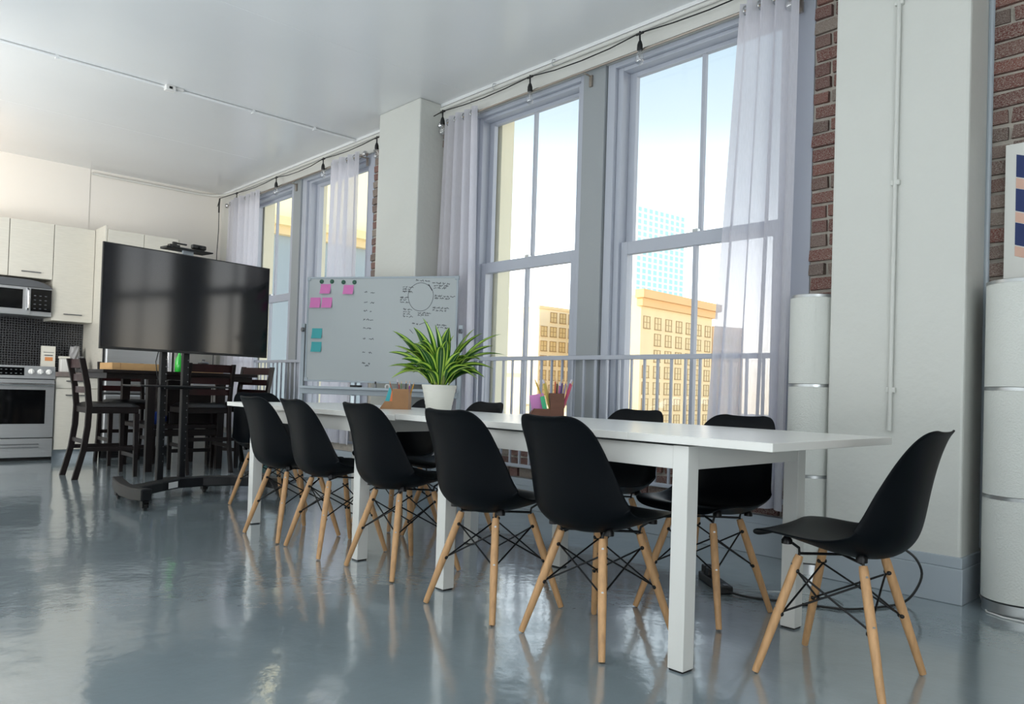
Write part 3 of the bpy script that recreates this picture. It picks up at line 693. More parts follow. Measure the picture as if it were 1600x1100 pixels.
box('storage_bay', HT, -8.2, -7.70, 2.62, 3.04, 0.441, 0.862, t)
t = thing('cloth_bundle', (-7.72, 2.50, 0.44), 'bright blue cloth bundle on the shelf under the high table', 'bag')
b = MB(); rr = random.Random(3)
vs = []; n_ = 14
for i, (s_, z) in enumerate(((0.7, 0.441), (1.0, 0.47), (1.05, 0.51), (0.85, 0.54), (0.4, 0.558))):
    for k in range(n_):
        a = 2*PI*k/n_; vs.append((-7.70+0.08*s_*math.cos(a)*(1+rr.uniform(-.1, .1)), 2.535+0.075*s_*math.sin(a)*(1+rr.uniform(-.1, .1)), z))
fs = [(i*n_+k, i*n_+(k+1) % n_, (i+1)*n_+(k+1) % n_, (i+1)*n_+k) for i in range(4) for k in range(n_)]+[tuple(range(n_-1, -1, -1)), tuple(4*n_+k for k in range(n_))]
b.add(vs, fs).build('folded_cloth', M['blue_cloth'], t, smooth=True)
t = thing('cardboard_box', (-7.9, 2.36, 0.9455), 'flat brown cardboard box on the high table', 'box')
MB().box(-8.15, -7.75, 2.13, 2.60, 0.946, 1.012).build('carton', M['carton'], t, bevel=0.002)
MB().box(-8.15, -7.75, 2.20, 2.203, 1.0125, 1.0135).box(-7.7495, -7.7485, 2.20, 2.203, 0.946, 1.012).build('tape_seam', M['kraft'], t)
t = thing('cardboard_box', (-7.75, 2.95, 0.9455), 'thin flat cardboard box on the high table behind the slatted stool', 'box')
MB().box(-7.95, -7.56, 2.80, 3.10, 0.946, 0.972).build('carton', M['carton'], t, bevel=0.002)
t = thing('bottle', (-7.68, 2.71, 0.9455), 'green plastic bottle on the high table, behind the cart posts', 'bottle')
MB().lathe([(0.034, 0.946), (0.038, 0.955), (0.038, 1.05), (0.030, 1.08), (0.014, 1.11), (0.013, 1.135)], (-7.68, 2.71, 0), 20).build('bottle_body', M['green_glass'], t, smooth=True)
MB().lathe([(0.015, 1.135), (0.015, 1.155)], (-7.68, 2.71, 0), 14).build('cap', M['white_plastic'], t)
t = thing('tea_pot', (-7.8, 2.99, 0.972), 'small black lidded pot on the high table beside the green bottle', 'pot')
MB().lathe([(0.045, 0.973), (0.06, 0.99), (0.062, 1.02), (0.05, 1.045)], (-7.8, 2.99, 0), 20).build('pot_body', M['black'], t, smooth=True)
MB().lathe([(0.052, 1.046), (0.04, 1.055), (0.012, 1.062), (0.012, 1.072), (0.016, 1.08), (0.004, 1.085)], (-7.8, 2.99, 0), 20).build('lid', M['dark_steel'], t, smooth=True)

def make_stool(label):
    # faces local +Y, back at -Y; footprint 0.42 x 0.44
    t = thing('bar_stool', (0, 0, 0), label, 'stool', group='dark ladder-back counter stools')
    W_, D = 0.205, 0.20
    for sx in (-1, 1):
        # rear post: foot splayed back, curves up
        x = sx*W_; pr = [(-0.285, 0), (-0.225, 0.25), (-0.20, 0.45), (-0.195, 0.62), (-0.215, 0.80), (-0.265, 1.03)]
        vs = []; fs = []; hw, hd = 0.016, 0.024
        for (y, z) in pr: vs += [(x-hw, y-hd, z), (x+hw, y-hd, z), (x+hw, y+hd, z), (x-hw, y+hd, z)]
        for i in range(len(pr)-1):
            for k in range(4): fs.append((i*4+k, i*4+(k+1) % 4, (i+1)*4+(k+1) % 4, (i+1)*4+k))
        fs += [(3, 2, 1, 0), tuple(len(vs)-4+k for k in range(4))]
        MB().add(vs, fs).build('back_post', M['espresso'], t, local=True, bevel=0.004)
        x = sx*W_
        MB().add([(x-0.016, 0.175, 0), (x+0.016, 0.175, 0), (x+0.016, 0.207, 0), (x-0.016, 0.207, 0), (x-0.021, 0.165, 0.56), (x+0.021, 0.165, 0.56), (x+0.021, 0.207, 0.56), (x-0.021, 0.207, 0.56)],
                 [(0,3,2,1),(4,5,6,7),(0,1,5,4),(1,2,6,5),(2,3,7,6),(3,0,4,7)]).build('leg', M['espresso'], t, local=True, bevel=0.003)
    for z, h_, y in ((0.985, 0.075, -0.245), (0.865, 0.06, -0.222), (0.76, 0.055, -0.205)):
        n_ = 8; vs = []; fs = []
        for i in range(n_+1):
            u = -1+2*i/n_; xx = u*(W_-0.012); yy = y-0.018*(1-u*u)
            vs += [(xx, yy-0.009, z-h_/2), (xx, yy+0.009, z-h_/2), (xx, yy+0.009, z+h_/2), (xx, yy-0.009, z+h_/2)]
        for i in range(n_):
            for k in range(4): fs.append((i*4+k, i*4+(k+1) % 4, (i+1)*4+(k+1) % 4, (i+1)*4+k))
        fs += [(3, 2, 1, 0), tuple(n_*4+k for k in range(4))]
        MB().add(vs, fs).build('slat', M['mahogany'], t, local=True, smooth=True)
    MB().box(-0.21, 0.21, -0.20, 0.205, 0.56, 0.615).build('seat_frame', M['espresso'], t, local=True, bevel=0.004)
    cz = MB(); n_ = 10; vs = []; fs = []
    for j in range(n_+1):
        for i in range(n_+1):
            u, v = -1+2*i/n_, -1+2*j/n_; e_ = (1-abs(u)**6)*(1-abs(v)**6); vs.append((u*0.212, 0.005+v*0.212, 0.617+0.038*max(0, e_)**0.4))
    for j in range(n_):
        for i in range(n_): a = j*(n_+1)+i; fs.append((a, a+1, a+n_+2, a+n_+1))
    rim = list(range(n_+1))+[j*(n_+1)+n_ for j in range(1, n_+1)]+[n_*(n_+1)+i for i in range(n_-1, -1, -1)]+[j*(n_+1) for j in range(n_-1, 0, -1)]
    fs.append(tuple(reversed(rim)))
    cz.add(vs, fs).build('cushion', M['leather'], t, local=True, smooth=True)
    for sx in (-1, 1): MB().box(sx*W_-0.009, sx*W_+0.009, -0.215, 0.185, 0.235, 0.27).build('stretcher', M['espresso'], t, local=True, bevel=0.002)
    MB().box(-W_, W_, 0.182, 0.2, 0.165, 0.20).build('stretcher', M['espresso'], t, local=True, bevel=0.002)
    MB().box(-W_, W_, -0.225, -0.207, 0.30, 0.335).build('stretcher', M['espresso'], t, local=True, bevel=0.002)
    return t
s0 = make_stool('dark ladder-back stool standing in front of the stove and white cabinet')
s0.location = (-7.455, 2.02, 0); s0.rotation_euler = (0, 0, 0)
for loc, rz, lab in (((-7.455, 2.84, 0), R(90), 'dark ladder-back stool with its back to the room, just right of the cart posts'),
                     ((-7.80, 3.36, 0), R(180+20), 'dark ladder-back stool at the window end of the high table'),
                     ((-8.42, 2.47, 0), R(-90), 'dark ladder-back stool on the fridge side of the high table')):
    c = copy_tree(s0); c.location = loc; c.rotation_euler = (0, 0, rz); c['label'] = lab
t = thing('cleaning_bottles', (-8.0, 3.72, 0), 'cluster of green and grey cleaning bottles on the floor by the far curtain', 'bottles')
for k, (x, y, h_, c) in enumerate(((-8.05, 3.70, 0.30, (60, 170, 110)), (-7.93, 3.74, 0.33, (120, 140, 150)), (-7.82, 3.70, 0.27, (48, 120, 110)))):
    MB().lathe([(0.035, 0.001), (0.04, 0.02), (0.04, h_*0.6), (0.015, h_*0.78), (0.012, h_)], (x, y, 0), 16).build('bottle', colmat(c, 0.3), t, smooth=True)

# ================================================================ TV AND CART
T0 = Vector((-5.858, 1.524, 0)); T1 = Vector((-6.079, 2.853, 0)); Tm = (T0+T1)/2; ta = math.atan2(T1.y-T0.y, T1.x-T0.x)
# local frame: x along the screen (left to right as seen), y into the back
t = thing('tv_cart', (Tm.x, Tm.y, 0), 'black rolling television cart with two upright posts', 'tv cart', rz=0)
def tv(u, v): # u along the screen from its left edge, v behind the screen
    d = (T1-T0).normalized(); n_ = Vector((-d.y, d.x, 0));  return T0+d*u+n_*v
dv = (T1-T0).normalized()
nb = Vector((-dv.y, dv.x, 0))
post_c = [Vector((-5.985, 2.03, 0)), Vector((-6.005, 2.20, 0))]
mrot = Matrix.Rotation(ta, 4, 'Z')
for c in post_c:
    m_ = Matrix.Translation(c+nb*0.07) @ mrot
    p = MB().box(-0.025, 0.025, -0.02, 0.02, 0.10, 1.66, m=m_).build('post', M['cart'], t, bevel=0.006)
    b = MB()
    for k in range(22): b.box(-0.0035, 0.0035, -0.0215, -0.0195, 0.25+k*0.055, 0.257+k*0.055, m=Matrix.Translation(Vector((0.014*1, 0, 0))) @ m_ if False else m_ @ Matrix.Translation(Vector((0.014, 0, 0))))
    b.build('slot_row', M['dark_steel'], p)
# base: left foot, curved crossbar, right foot
def barpoly(name, pts, hw, z0, z1, mt=M['cart']):
    pts = [Vector(p+(0,)) for p in pts]; L_ = []; R_ = []
    for i, p in enumerate(pts):
        a = pts[max(i-1, 0)]; b_ = pts[min(i+1, len(pts)-1)]; d = (b_-a).normalized(); n_ = Vector((-d.y, d.x, 0)); L_.append(p+n_*hw); R_.append(p-n_*hw)
    poly = [(p.x, p.y) for p in L_]+[(p.x, p.y) for p in reversed(R_)]
    k = len(pts); vs = [(x, y, z0) for x, y in poly]+[(x, y, z1) for x, y in poly]; m2 = 2*k; fs = []
    for i in range(k-1):
        fs += [(i, i+1, m2-2-i, m2-1-i), (m2+i, m2+m2-1-i, m2+m2-2-i, m2+i+1)]
    for i in range(m2): fs.append((i, (i+1) % m2, m2+(i+1) % m2, m2+i))
    return MB().add(vs, fs).build(name, mt, t, bevel=0.010)
def footz(name, pts, hw):
    # pts (x, y, zlow, zhigh)
    P = [Vector((p[0], p[1], 0)) for p in pts]; vs = []; fs = []
    for i, p in enumerate(P):
        a = P[max(i-1, 0)]; b_ = P[min(i+1, len(P)-1)]; d = (b_-a).normalized(); n_ = Vector((-d.y, d.x, 0))*hw
        vs += [(p.x-n_.x, p.y-n_.y, pts[i][2]), (p.x+n_.x, p.y+n_.y, pts[i][2]), (p.x+n_.x, p.y+n_.y, pts[i][3]), (p.x-n_.x, p.y-n_.y, pts[i][3])]
    for i in range(len(P)-1):
        for k in range(4): fs.append((i*4+k, i*4+(k+1) % 4, (i+1)*4+(k+1) % 4, (i+1)*4+k))
    fs += [(3, 2, 1, 0), tuple(len(vs)-4+k for k in range(4))]
    return MB().add(vs, fs).build(name, M['cart'], t, bevel=0.008, smooth=True)
footz('foot', [(-6.10, 1.745, 0.085, 0.150), (-5.98, 1.715, 0.075, 0.150), (-5.75, 1.69, 0.055, 0.140), (-5.52, 1.69, 0.055, 0.138), (-5.33, 1.705, 0.068, 0.148)], 0.036)
footz('foot', [(-6.02, 2.70, 0.085, 0.150), (-5.90, 2.72, 0.075, 0.150), (-5.74, 2.73, 0.055, 0.140), (-5.60, 2.73, 0.055, 0.138), (-5.45, 2.72, 0.068, 0.148)], 0.036)
cb = barpoly('crossbar', [(-5.62, 1.72), (-5.80, 1.92), (-5.93, 2.10), (-5.95, 2.30), (-5.88, 2.50), (-5.70, 2.71)], 0.05, 0.062, 0.135)
barpoly('post_plate', [(-6.10, 2.03), (-6.10, 2.23)], 0.09, 0.085, 0.115)
MB().box(-0.055, 0.055, -0.001, 0.001, -0.022, 0.022, m=Matrix.Translation((-5.8175, 2.044, 0.098)) @ Matrix.Rotation(R(127), 4, 'Z')).build('sticker', M['white_plastic'], cb)
cb.children[-1]['label'] = 'white sticker'
for x, y in ((-5.36, 1.705), (-6.03, 1.735), (-5.49, 2.72), (-6.04, 2.36)):
    fk = MB().lathe([(0.012, 0.05), (0.012, 0.078)], (x, y, 0), 10).box(x-0.028, x+0.02, y-0.022, y-0.016, 0.02, 0.062).box(x-0.028, x+0.02, y+0.016, y+0.022, 0.02, 0.062).box(x-0.03, x+0.022, y-0.022, y+0.022, 0.055, 0.066).build('caster', M['cart'], t, bevel=0.002)
    MB().lathe([(0.018, -0.013), (0.0275, -0.010), (0.0275, 0.010), (0.018, 0.013)], (x-0.004, y, 0.0275), 20, axis='y').build('wheel', M['black'], fk, smooth=True)
    MB().box(x+0.018, x+0.05, y-0.012, y+0.012, 0.040, 0.046).build('brake_tab', M['metal_black'], fk)
sh = MB()
c0, c1_ = tv(0.22, -0.16), tv(0.93, -0.16); c2, c3 = tv(0.93, 0.12), tv(0.22, 0.12)
sh.prism([(p.x, p.y) for p in (c0, c1_, c2, c3)], 0.815, 0.827)
sh.build('shelf', M['cart'], t, bevel=0.004)
sh2 = MB().prism([(p.x, p.y) for p in (tv(0.50, 0.03), tv(0.72, 0.03), tv(0.72, 0.05), tv(0.50, 0.05))], 0.80, 0.815).build('shelf_bracket', M['cart'], t, bevel=0.004)
mtb = MB()
for z in (1.28, 1.58): mtb.prism([(p.x, p.y) for p in (tv(0.36, 0.042), tv(1.0, 0.042), tv(1.0, 0.06), tv(0.36, 0.06))], z-0.03, z+0.03)
mtb.build('wall_mount_rail', M['cart'], t)
arm = MB().prism([(p.x, p.y) for p in (tv(0.615, 0.058), tv(0.70, 0.058), tv(0.70, 0.078), tv(0.615, 0.078))], 1.60, 1.865).build('camera_arm', M['alu'], t, bevel=0.002)
arm['label'] = 'grey metal bracket arm'
plc = [tv(0.50, 0.0), tv(0.83, 0.0), tv(0.83, 0.16), tv(0.50, 0.16)]
MB().prism([(p.x, p.y) for p in plc], 1.862, 1.872).prism([(p.x, p.y) for p in (tv(0.47, 0.03), tv(0.50, 0.02), tv(0.50, 0.14), tv(0.47, 0.13))], 1.858, 1.874).build('camera_shelf', M['cart'], t, bevel=0.002)
t = thing('tv', (Tm.x, Tm.y, 1.08), 'large black flat-screen television on the rolling cart', 'tv')
def q4(u0, u1, v0, v1): return [(p.x, p.y) for p in (tv(u0, v0), tv(u1, v0), tv(u1, v1), tv(u0, v1))]
TL = (T1-T0).length
ZB, ZT = 1.074, 1.822
MB().prism(q4(0, TL, 0.0, 0.018), ZB, ZT).build('bezel', M['black'], t, bevel=0.002)
MB().prism(q4(0.008, TL-0.008, -0.0015, 0.001), ZB+0.018, ZT-0.008).build('screen', M['screen'], t)
MB().prism(q4(0.15, TL-0.15, 0.018, 0.040), ZB+0.04, ZT-0.12).build('back_housing', M['black'], t, bevel=0.006)
t = thing('webcam', tuple(tv(0.75, 0.06)+Vector((0, 0, 1.873))), 'small black webcam on the bracket over the television', 'camera')
MB().prism(q4(0.70, 0.78, 0.04, 0.09), 1.873, 1.884).build('clip', M['black'], t, bevel=0.002)
MB().prism(q4(0.685, 0.80, 0.045, 0.085), 1.886, 1.922).build('camera_body', M['black'], t, bevel=0.010)
cc = tv(0.742, 0.043)
lm = MB().tube([tuple(cc+Vector((0, 0, 1.904))), tuple(cc-nb*0.006+Vector((0, 0, 1.904)))], 0.012, 14).build('lens', M['black_glass'], t)
t = thing('phone_holder', tuple(tv(0.55, 0.06)+Vector((0, 0, 1.873))), 'small black folding clamp beside the webcam', 'clamp')
MB().prism(q4(0.50, 0.58, 0.04, 0.08), 1.873, 1.893).prism(q4(0.53, 0.56, 0.05, 0.07), 1.893, 1.915).build('clamp_base', M['black'], t, bevel=0.002)
MB().prism(q4(0.555, 0.64, 0.05, 0.065), 1.900, 1.912).build('clamp_arm', M['black'], t, bevel=0.003)
t = thing('remote_control', tuple(tv(0.72, -0.05)+Vector((0, 0, 0.828))), 'slim grey remote lying on the cart shelf', 'remote')
MB().prism(q4(0.66, 0.84, -0.08, -0.035), 0.8275, 0.845).build('remote_body', M['dark_steel'], t, bevel=0.004)
t = thing('cable', (-6.0, 2.0, 1.07), 'thin black cable hanging below the television, left of the posts', 'cable')
MB().tube([tv(0.44, 0.03)+Vector((0, 0, 1.09)), tv(0.42, 0.03)+Vector((0, 0, 1.0)), tv(0.44, 0.04)+Vector((0, 0, 0.9)), tv(0.46, 0.05)+Vector((0, 0, 0.83))], 0.004, 6).build('lead', M['black'], t, smooth=True)

# ================================================================ WHITEBOARD
W0 = Vector((-5.837, 3.075, 0)); W1 = Vector((-4.733, 3.775, 0)); wd = (W1-W0).normalized(); wn = Vector((wd.y, -wd.x, 0))   # wn points to the room
WL = 1.318
t = thing('whiteboard', tuple((W0+W1)/2), 'rolling whiteboard with notes and handwriting, behind the plant', 'whiteboard')
wm = Matrix(((wd.x, -wn.x, 0, W0.x), (wd.y, -wn.y, 0, W0.y), (0, 0, 1, 0), (0, 0, 0, 1)))   # local x along, y backwards, z up
def wp(u, z, off=0.0): return wm @ Vector((u, -off, z))
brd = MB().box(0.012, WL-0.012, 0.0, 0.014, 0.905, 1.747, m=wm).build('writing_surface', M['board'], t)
MB().box(0, WL, -0.004, 0.018, 0.893, 0.908, m=wm).box(0, WL, -0.004, 0.018, 1.742, 1.757, m=wm).box(0, 0.014, -0.004, 0.018, 0.908, 1.742, m=wm).box(WL-0.014, WL, -0.004, 0.018, 0.908, 1.742, m=wm).build('board_frame', M['alu'], t, bevel=0.002)
for u in (0, WL):
    for z in (0.893, 1.757-0.03): MB().box(u-0.004 if u == 0 else u-0.028, u+0.028 if u == 0 else u+0.004, -0.006, 0.02, z, z+0.032, m=wm).build('corner_cap', M['alu'], t, bevel=0.003)
for u in (-0.03, WL+0.03):
    MB().box(u-0.016, u+0.016, 0.0, 0.03, 0.06, 1.37, m=wm).build('upright', M['alu'], t, bevel=0.003)
    ft = MB().box(u-0.02, u+0.02, -0.22, 0.24, 0.055, 0.09, m=wm).build('foot', M['alu'], t, bevel=0.004)
    for yy in (-0.19, 0.21):
        c = wm @ Vector((u, yy, 0.0275))
        MB().lathe([(0.02, -0.012), (0.0275, -0.009), (0.0275, 0.009), (0.02, 0.012)], tuple(c), 16, axis='y').build('caster', M['black'], ft, smooth=True)
    MB().lathe([(0.018, 0), (0.018, 0.02)], tuple(wm @ Vector((u, -0.02, 1.32))), 14, axis='y').build('pivot_knob', M['dark_steel'], t)
MB().box(-0.03, WL+0.03, -0.005, 0.03, 0.79, 0.835, m=wm).build('crossbar', M['alu'], t, bevel=0.003)
MB().box(-0.01, WL+0.01, -0.065, -0.003, 0.835, 0.843, m=wm).box(-0.01, WL+0.01, -0.069, -0.063, 0.835, 0.856, m=wm).build('pen_tray', M['alu'], t, bevel=0.001)
MB().box(0.04, WL-0.04, 0.0, 0.02, 0.10, 0.13, m=wm).build('crossbar', M['alu'], t, bevel=0.003)
# drawn circle and handwriting
def stroke(b, pts, w=0.0035):
    for (a, c) in zip(pts[:-1], pts[1:]):
        a = Vector((a[0], a[1])); c = Vector((c[0], c[1])); d = c-a
        if d.length < 1e-5: continue
        n_ = Vector((-d.y, d.x)).normalized()*w/2; d = d.normalized()*w*0.4
        q = [a-n_-d, c-n_+d, c+n_+d, a+n_-d]
        k = len(b.v); b.v += [wp(p.x, p.y, 0.0006) for p in q]+[wp(p.x, p.y, -0.0004) for p in q]
        fs = [(0,1,2,3),(4,7,6,5),(0,4,5,1),(1,5,6,2),(2,6,7,3),(3,7,4,0)]
        b.f += [tuple(i+k for i in f) for f in fs]; b.mi += [0]*6
b = MB(); stroke(b, [(1.005+0.107*math.cos(a)*(1+0.03*math.sin(3*a)), 1.592+0.113*math.sin(a)) for a in [2*PI*k/36 for k in range(37)]])
stroke(b, [(1.07, 1.69), (1.10, 1.645)], 0.007)
b.build('drawn_circle', M['ink'], brd)
rw = random.Random(11)
def scribble(b, u, z, length, h_=0.013, slope=0.0):
    x = u
    while x < u+length:
        wl = rw.uniform(0.012, 0.04); p = []; n_ = max(3, int(wl/0.0045))
        for i in range(n_+1):
            p.append((x+wl*i/n_, z+slope*(x-u)+(h_*rw.uniform(0.1, 0.9) if i % 2 else h_*rw.uniform(-0.35, 0.3))))
        stroke(b, p, 0.0032); x += wl+rw.uniform(0.008, 0.014)
for (u, z, n_, ln) in ((0.96, 1.722, 1, 0.08), (1.10, 1.70, 1, 0.14), (1.115, 1.68, 2, 0.10), (1.125, 1.598, 1, 0.15), (1.125, 1.578, 1, 0.11), (1.11, 1.503, 1, 0.12), (1.11, 1.483, 1, 0.12),
                        (0.85, 1.67, 3, 0.06), (0.83, 1.585, 3, 0.06), (0.86, 1.49, 4, 0.06), (0.985, 1.462, 2, 0.09), (0.94, 1.375, 1, 0.06), (1.15, 1.365, 2, 0.08), (0.93, 1.18, 1, 0.08)):
    b = MB()
    for k in range(n_): scribble(b, u, z-0.019*k, ln, slope=-0.06)
    b.build('handwriting', M['ink'], brd)
b = MB(); stroke(b, [(1.00, 1.37), (1.04, 1.385), (1.07, 1.39)]); stroke(b, [(0.92, 1.33), (0.95, 1.30)]); stroke(b, [(0.99, 1.20), (1.05, 1.13), (1.12, 1.07)], 0.007); b.build('drawn_arrow', M['ink'], brd)
for k, z in enumerate((1.628, 1.545, 1.475, 1.405, 1.335, 1.25, 1.14, 1.05)):
    b = MB(); scribble(b, 0.515, z, 0.035); scribble(b, 0.57, z-0.004, 0.015)
    if k == 7: scribble(b, 0.54, z-0.02, 0.02)
    b.build('handwriting', M['ink'], brd)
# magnets and notes (things resting on the board)
mg = None
for u, z, lab in ((0.128, 1.719, 'first from the frame corner'), (0.222, 1.719, 'second from the frame corner'), (0.326, 1.713, 'third, over the single pink note'), (0.424, 1.712, 'fourth, nearest the handwriting')):
    c = wm @ Vector((u, 0, z)); t2 = thing('magnet', tuple(c), 'round dark green magnet on the whiteboard, '+lab, 'magnet', group='green whiteboard magnets')
    MB().tube([wp(u, z, 0.0), wp(u, z, 0.006), wp(u, z, 0.009)], [0.0175, 0.0175, 0.013], 18).build('disc', M['magnet'], t2, smooth=True)
def note(u0, u1, z0, z1, rgb, lab, curl=0.016):
    c = wm @ Vector(((u0+u1)/2, 0, z1)); t2 = thing('sticky_note', tuple(c), lab, 'sticky note', group='sticky notes on the whiteboard')
    vs = []; n_ = 6
    for j in range(n_+1):
        v = j/n_; z = z1+(z0-z1)*v; o_ = 0.0012+curl*v*v
        for i in range(n_+1): vs.append(wp(u0+(u1-u0)*i/n_+ (0.004 if False else 0), z, o_+0.003*v*math.sin(i)))
    m1 = len(vs); vs += [v_ - wn*0.0006 for v_ in vs]
    fs = []
    for j in range(n_):
        for i in range(n_):
            a = j*(n_+1)+i; fs += [(a, a+1, a+n_+2, a+n_+1), (m1+a, m1+a+n_+1, m1+a+n_+2, m1+a+1)]
    MB().add(vs, fs).build('paper', colmat(rgb, 0.8), t2)
PK, TE = (206, 120, 178), (70, 162, 166)
note(0.119, 0.212, 1.618, 1.698, PK, 'pink sticky note under the first two magnets', 0.02)
note(0.328, 0.418, 1.613, 1.690, PK, 'pink sticky note alone under the third and fourth magnets', 0.02)
note(0.030, 0.123, 1.502, 1.587, PK, 'pink sticky note of the lower pair, next to the board frame')
note(0.136, 0.228, 1.502, 1.587, PK, 'pink sticky note of the lower pair, away from the frame')
note(0.055, 0.147, 1.248, 1.332, TE, 'upper teal sticky note on the whiteboard')
note(0.053, 0.146, 1.137, 1.220, TE, 'lower teal sticky note on the whiteboard')
t = thing('board_eraser', tuple(wp(0.485, 0.843, 0.035)), 'black felt eraser on the whiteboard tray', 'eraser')
MB().box(0.44, 0.53, -0.055, -0.015, 0.8435, 0.857, m=wm).build('felt', M['black'], t, bevel=0.003)
MB().box(0.44, 0.53, -0.055, -0.015, 0.857, 0.872, m=wm).build('grip', M['metal_black'], t, bevel=0.004)
t = thing('marker_pen', tuple(wp(0.66, 0.843, 0.035)), 'short dark marker standing on the whiteboard tray', 'marker')
MB().tube([wp(0.655, 0.8435, 0.035), wp(0.655, 0.885, 0.035)], 0.009, 12).build('barrel', M['dark_steel'], t); MB().tube([wp(0.655, 0.885, 0.035), wp(0.655, 0.905, 0.035)], 0.007, 12).build('cap', M['black'], t)
t = thing('tape_roll', tuple(wp(0.75, 0.843, 0.035)), 'white tape roll on the whiteboard tray', 'tape')
MB().tube([wp(0.76+0.018*math.cos(a), 0.866+0.018*math.sin(a), 0.035) for a in [2*PI*k/16 for k in range(17)]], 0.006, 8).build('roll', M['white_plastic'], t, smooth=True)

# ================================================================ TABLES
TY0, TY1, TZ = 2.040, 2.900, 0.748
def table(name, label, tx0, tx1, lx0, lx1, seams=(), dz=0.0):
    t = thing(name, ((tx0+tx1)/2, (TY0+TY1)/2, 0), label, 'table', group='white extending tables pushed end to end')
    zt = TZ+dz; cuts = [tx0]+list(seams)+[tx1]
    for a, b_ in zip(cuts[:-1], cuts[1:]): box('tabletop', M['table'], a+0.0004, b_-0.0004, TY0, TY1, zt-0.026, zt, t, bevel=0.0015)
    for x in (lx0, lx1-0.059):
        for y in (2.064, 2.792):
            l = box('leg', M['table'], x, x+0.059, y, y+0.059, 0.006, 0.716, t, bevel=0.002)
            box('foot_pad', M['black'], x+0.004, x+0.055, y+0.004, y+0.055, 0.0, 0.006, l)
    ap = MB().box(lx0+0.059, lx1-0.059, 2.068, 2.086, 0.640, 0.714).box(lx0+0.059, lx1-0.059, 2.829, 2.847, 0.640, 0.714).box(lx0+0.004, lx0+0.022, 2.123, 2.792, 0.640, 0.714).box(lx1-0.022, lx1-0.004, 2.123, 2.792, 0.640, 0.714)
    ap.build('apron', M['table'], t, bevel=0.001)
    MB().box(lx0+0.03, lx1-0.03, 2.20, 2.22, 0.692, 0.714).box(lx0+0.03, lx1-0.03, 2.72, 2.74, 0.692, 0.714).build('slide_rail', M['dark_steel'], t)
    return t
table('dining_table', 'white extending table with overhanging end nearest the lone chair', -2.985, -1.095, -2.676, -1.393, seams=(-2.45, -1.62))
table('dining_table', 'white extending table at the television end of the long table', -4.90, -2.99, -4.590, -3.310, seams=(-4.35, -3.55), dz=-0.006)

# ================================================================ SHELL CHAIRS
def shell_mesh():
    prof = [(0.224, 0.420), (0.221, 0.434), (0.203, 0.447), (0.165, 0.447), (0.11, 0.434), (0.05, 0.415), (-0.01, 0.400), (-0.07, 0.393), (-0.125, 0.396), (-0.172, 0.414),
            (-0.205, 0.455), (-0.222, 0.51), (-0.234, 0.58), (-0.247, 0.65), (-0.262, 0.715), (-0.275, 0.757), (-0.286, 0.780), (-0.298, 0.792)]
    prof = [Vector((0, y, z)) for y, z in prof]
    # resample smoothly
    fine = []
    for i in range(len(prof)-1):
        p0 = prof[max(i-1, 0)]; p1 = prof[i]; p2 = prof[i+1]; p3 = prof[min(i+2, len(prof)-1)]
        for q in (0, 0.5):
            s = q; fine.append(0.5*((2*p1)+(-p0+p2)*s+(2*p0-5*p1+4*p2-p3)*s*s+(-p0+3*p1-3*p2+p3)*s**3))
    fine.append(prof[-1])
    Ls = [0]
    for a, c in zip(fine[:-1], fine[1:]): Ls.append(Ls[-1]+(c-a).length)
    T = Ls[-1]; n = len(fine); NU = 20; vs = []; fs = []
    def interp(x, tab):
        for (a, b), (c, d) in zip(tab[:-1], tab[1:]):
            if x <= c: return b+(d-b)*((x-a)/(c-a))
        return tab[-1][1]
    wt = [(0, 0.205), (0.12, 0.222), (0.30, 0.232), (0.45, 0.233), (0.58, 0.230), (0.70, 0.212), (0.82, 0.192), (0.93, 0.176), (1.0, 0.170)]
    lt_ = [(0, 0.006), (0.08, 0.010), (0.20, 0.034), (0.34, 0.066), (0.50, 0.104), (0.60, 0.106), (0.72, 0.084), (0.86, 0.050), (0.95, 0.024), (1.0, 0.008)]
    for i, p in enumerate(fine):
        s = Ls[i]/T; d = (fine[min(i+1, n-1)]-fine[max(i-1, 0)]).normalized(); nr = Vector((0, d.z, -d.y))    # inner normal: up over the seat, forward on the back
        if nr.z < 0 and s < 0.4: nr = -nr
        if s < 0.05: nr = Vector((0, 0, 1))
        w_ = interp(s, wt); dist = min(Ls[i], (T-Ls[i])); rc = 0.075 if Ls[i] < T/2 else 0.085
        if dist < rc: w_ = w_-rc+math.sqrt(max(0, rc*rc-(rc-dist)**2))
        lf = interp(s, lt_)
        for k in range(NU+1):
            u = -1+2*k/NU; c = abs(u)**2.6*lf
            vs.append((u*w_, p.y+nr.y*c, p.z+nr.z*c))
    for i in range(n-1):
        for k in range(NU): a = i*(NU+1)+k; fs.append((a, a+1, a+NU+2, a+NU+1))
    return vs, fs
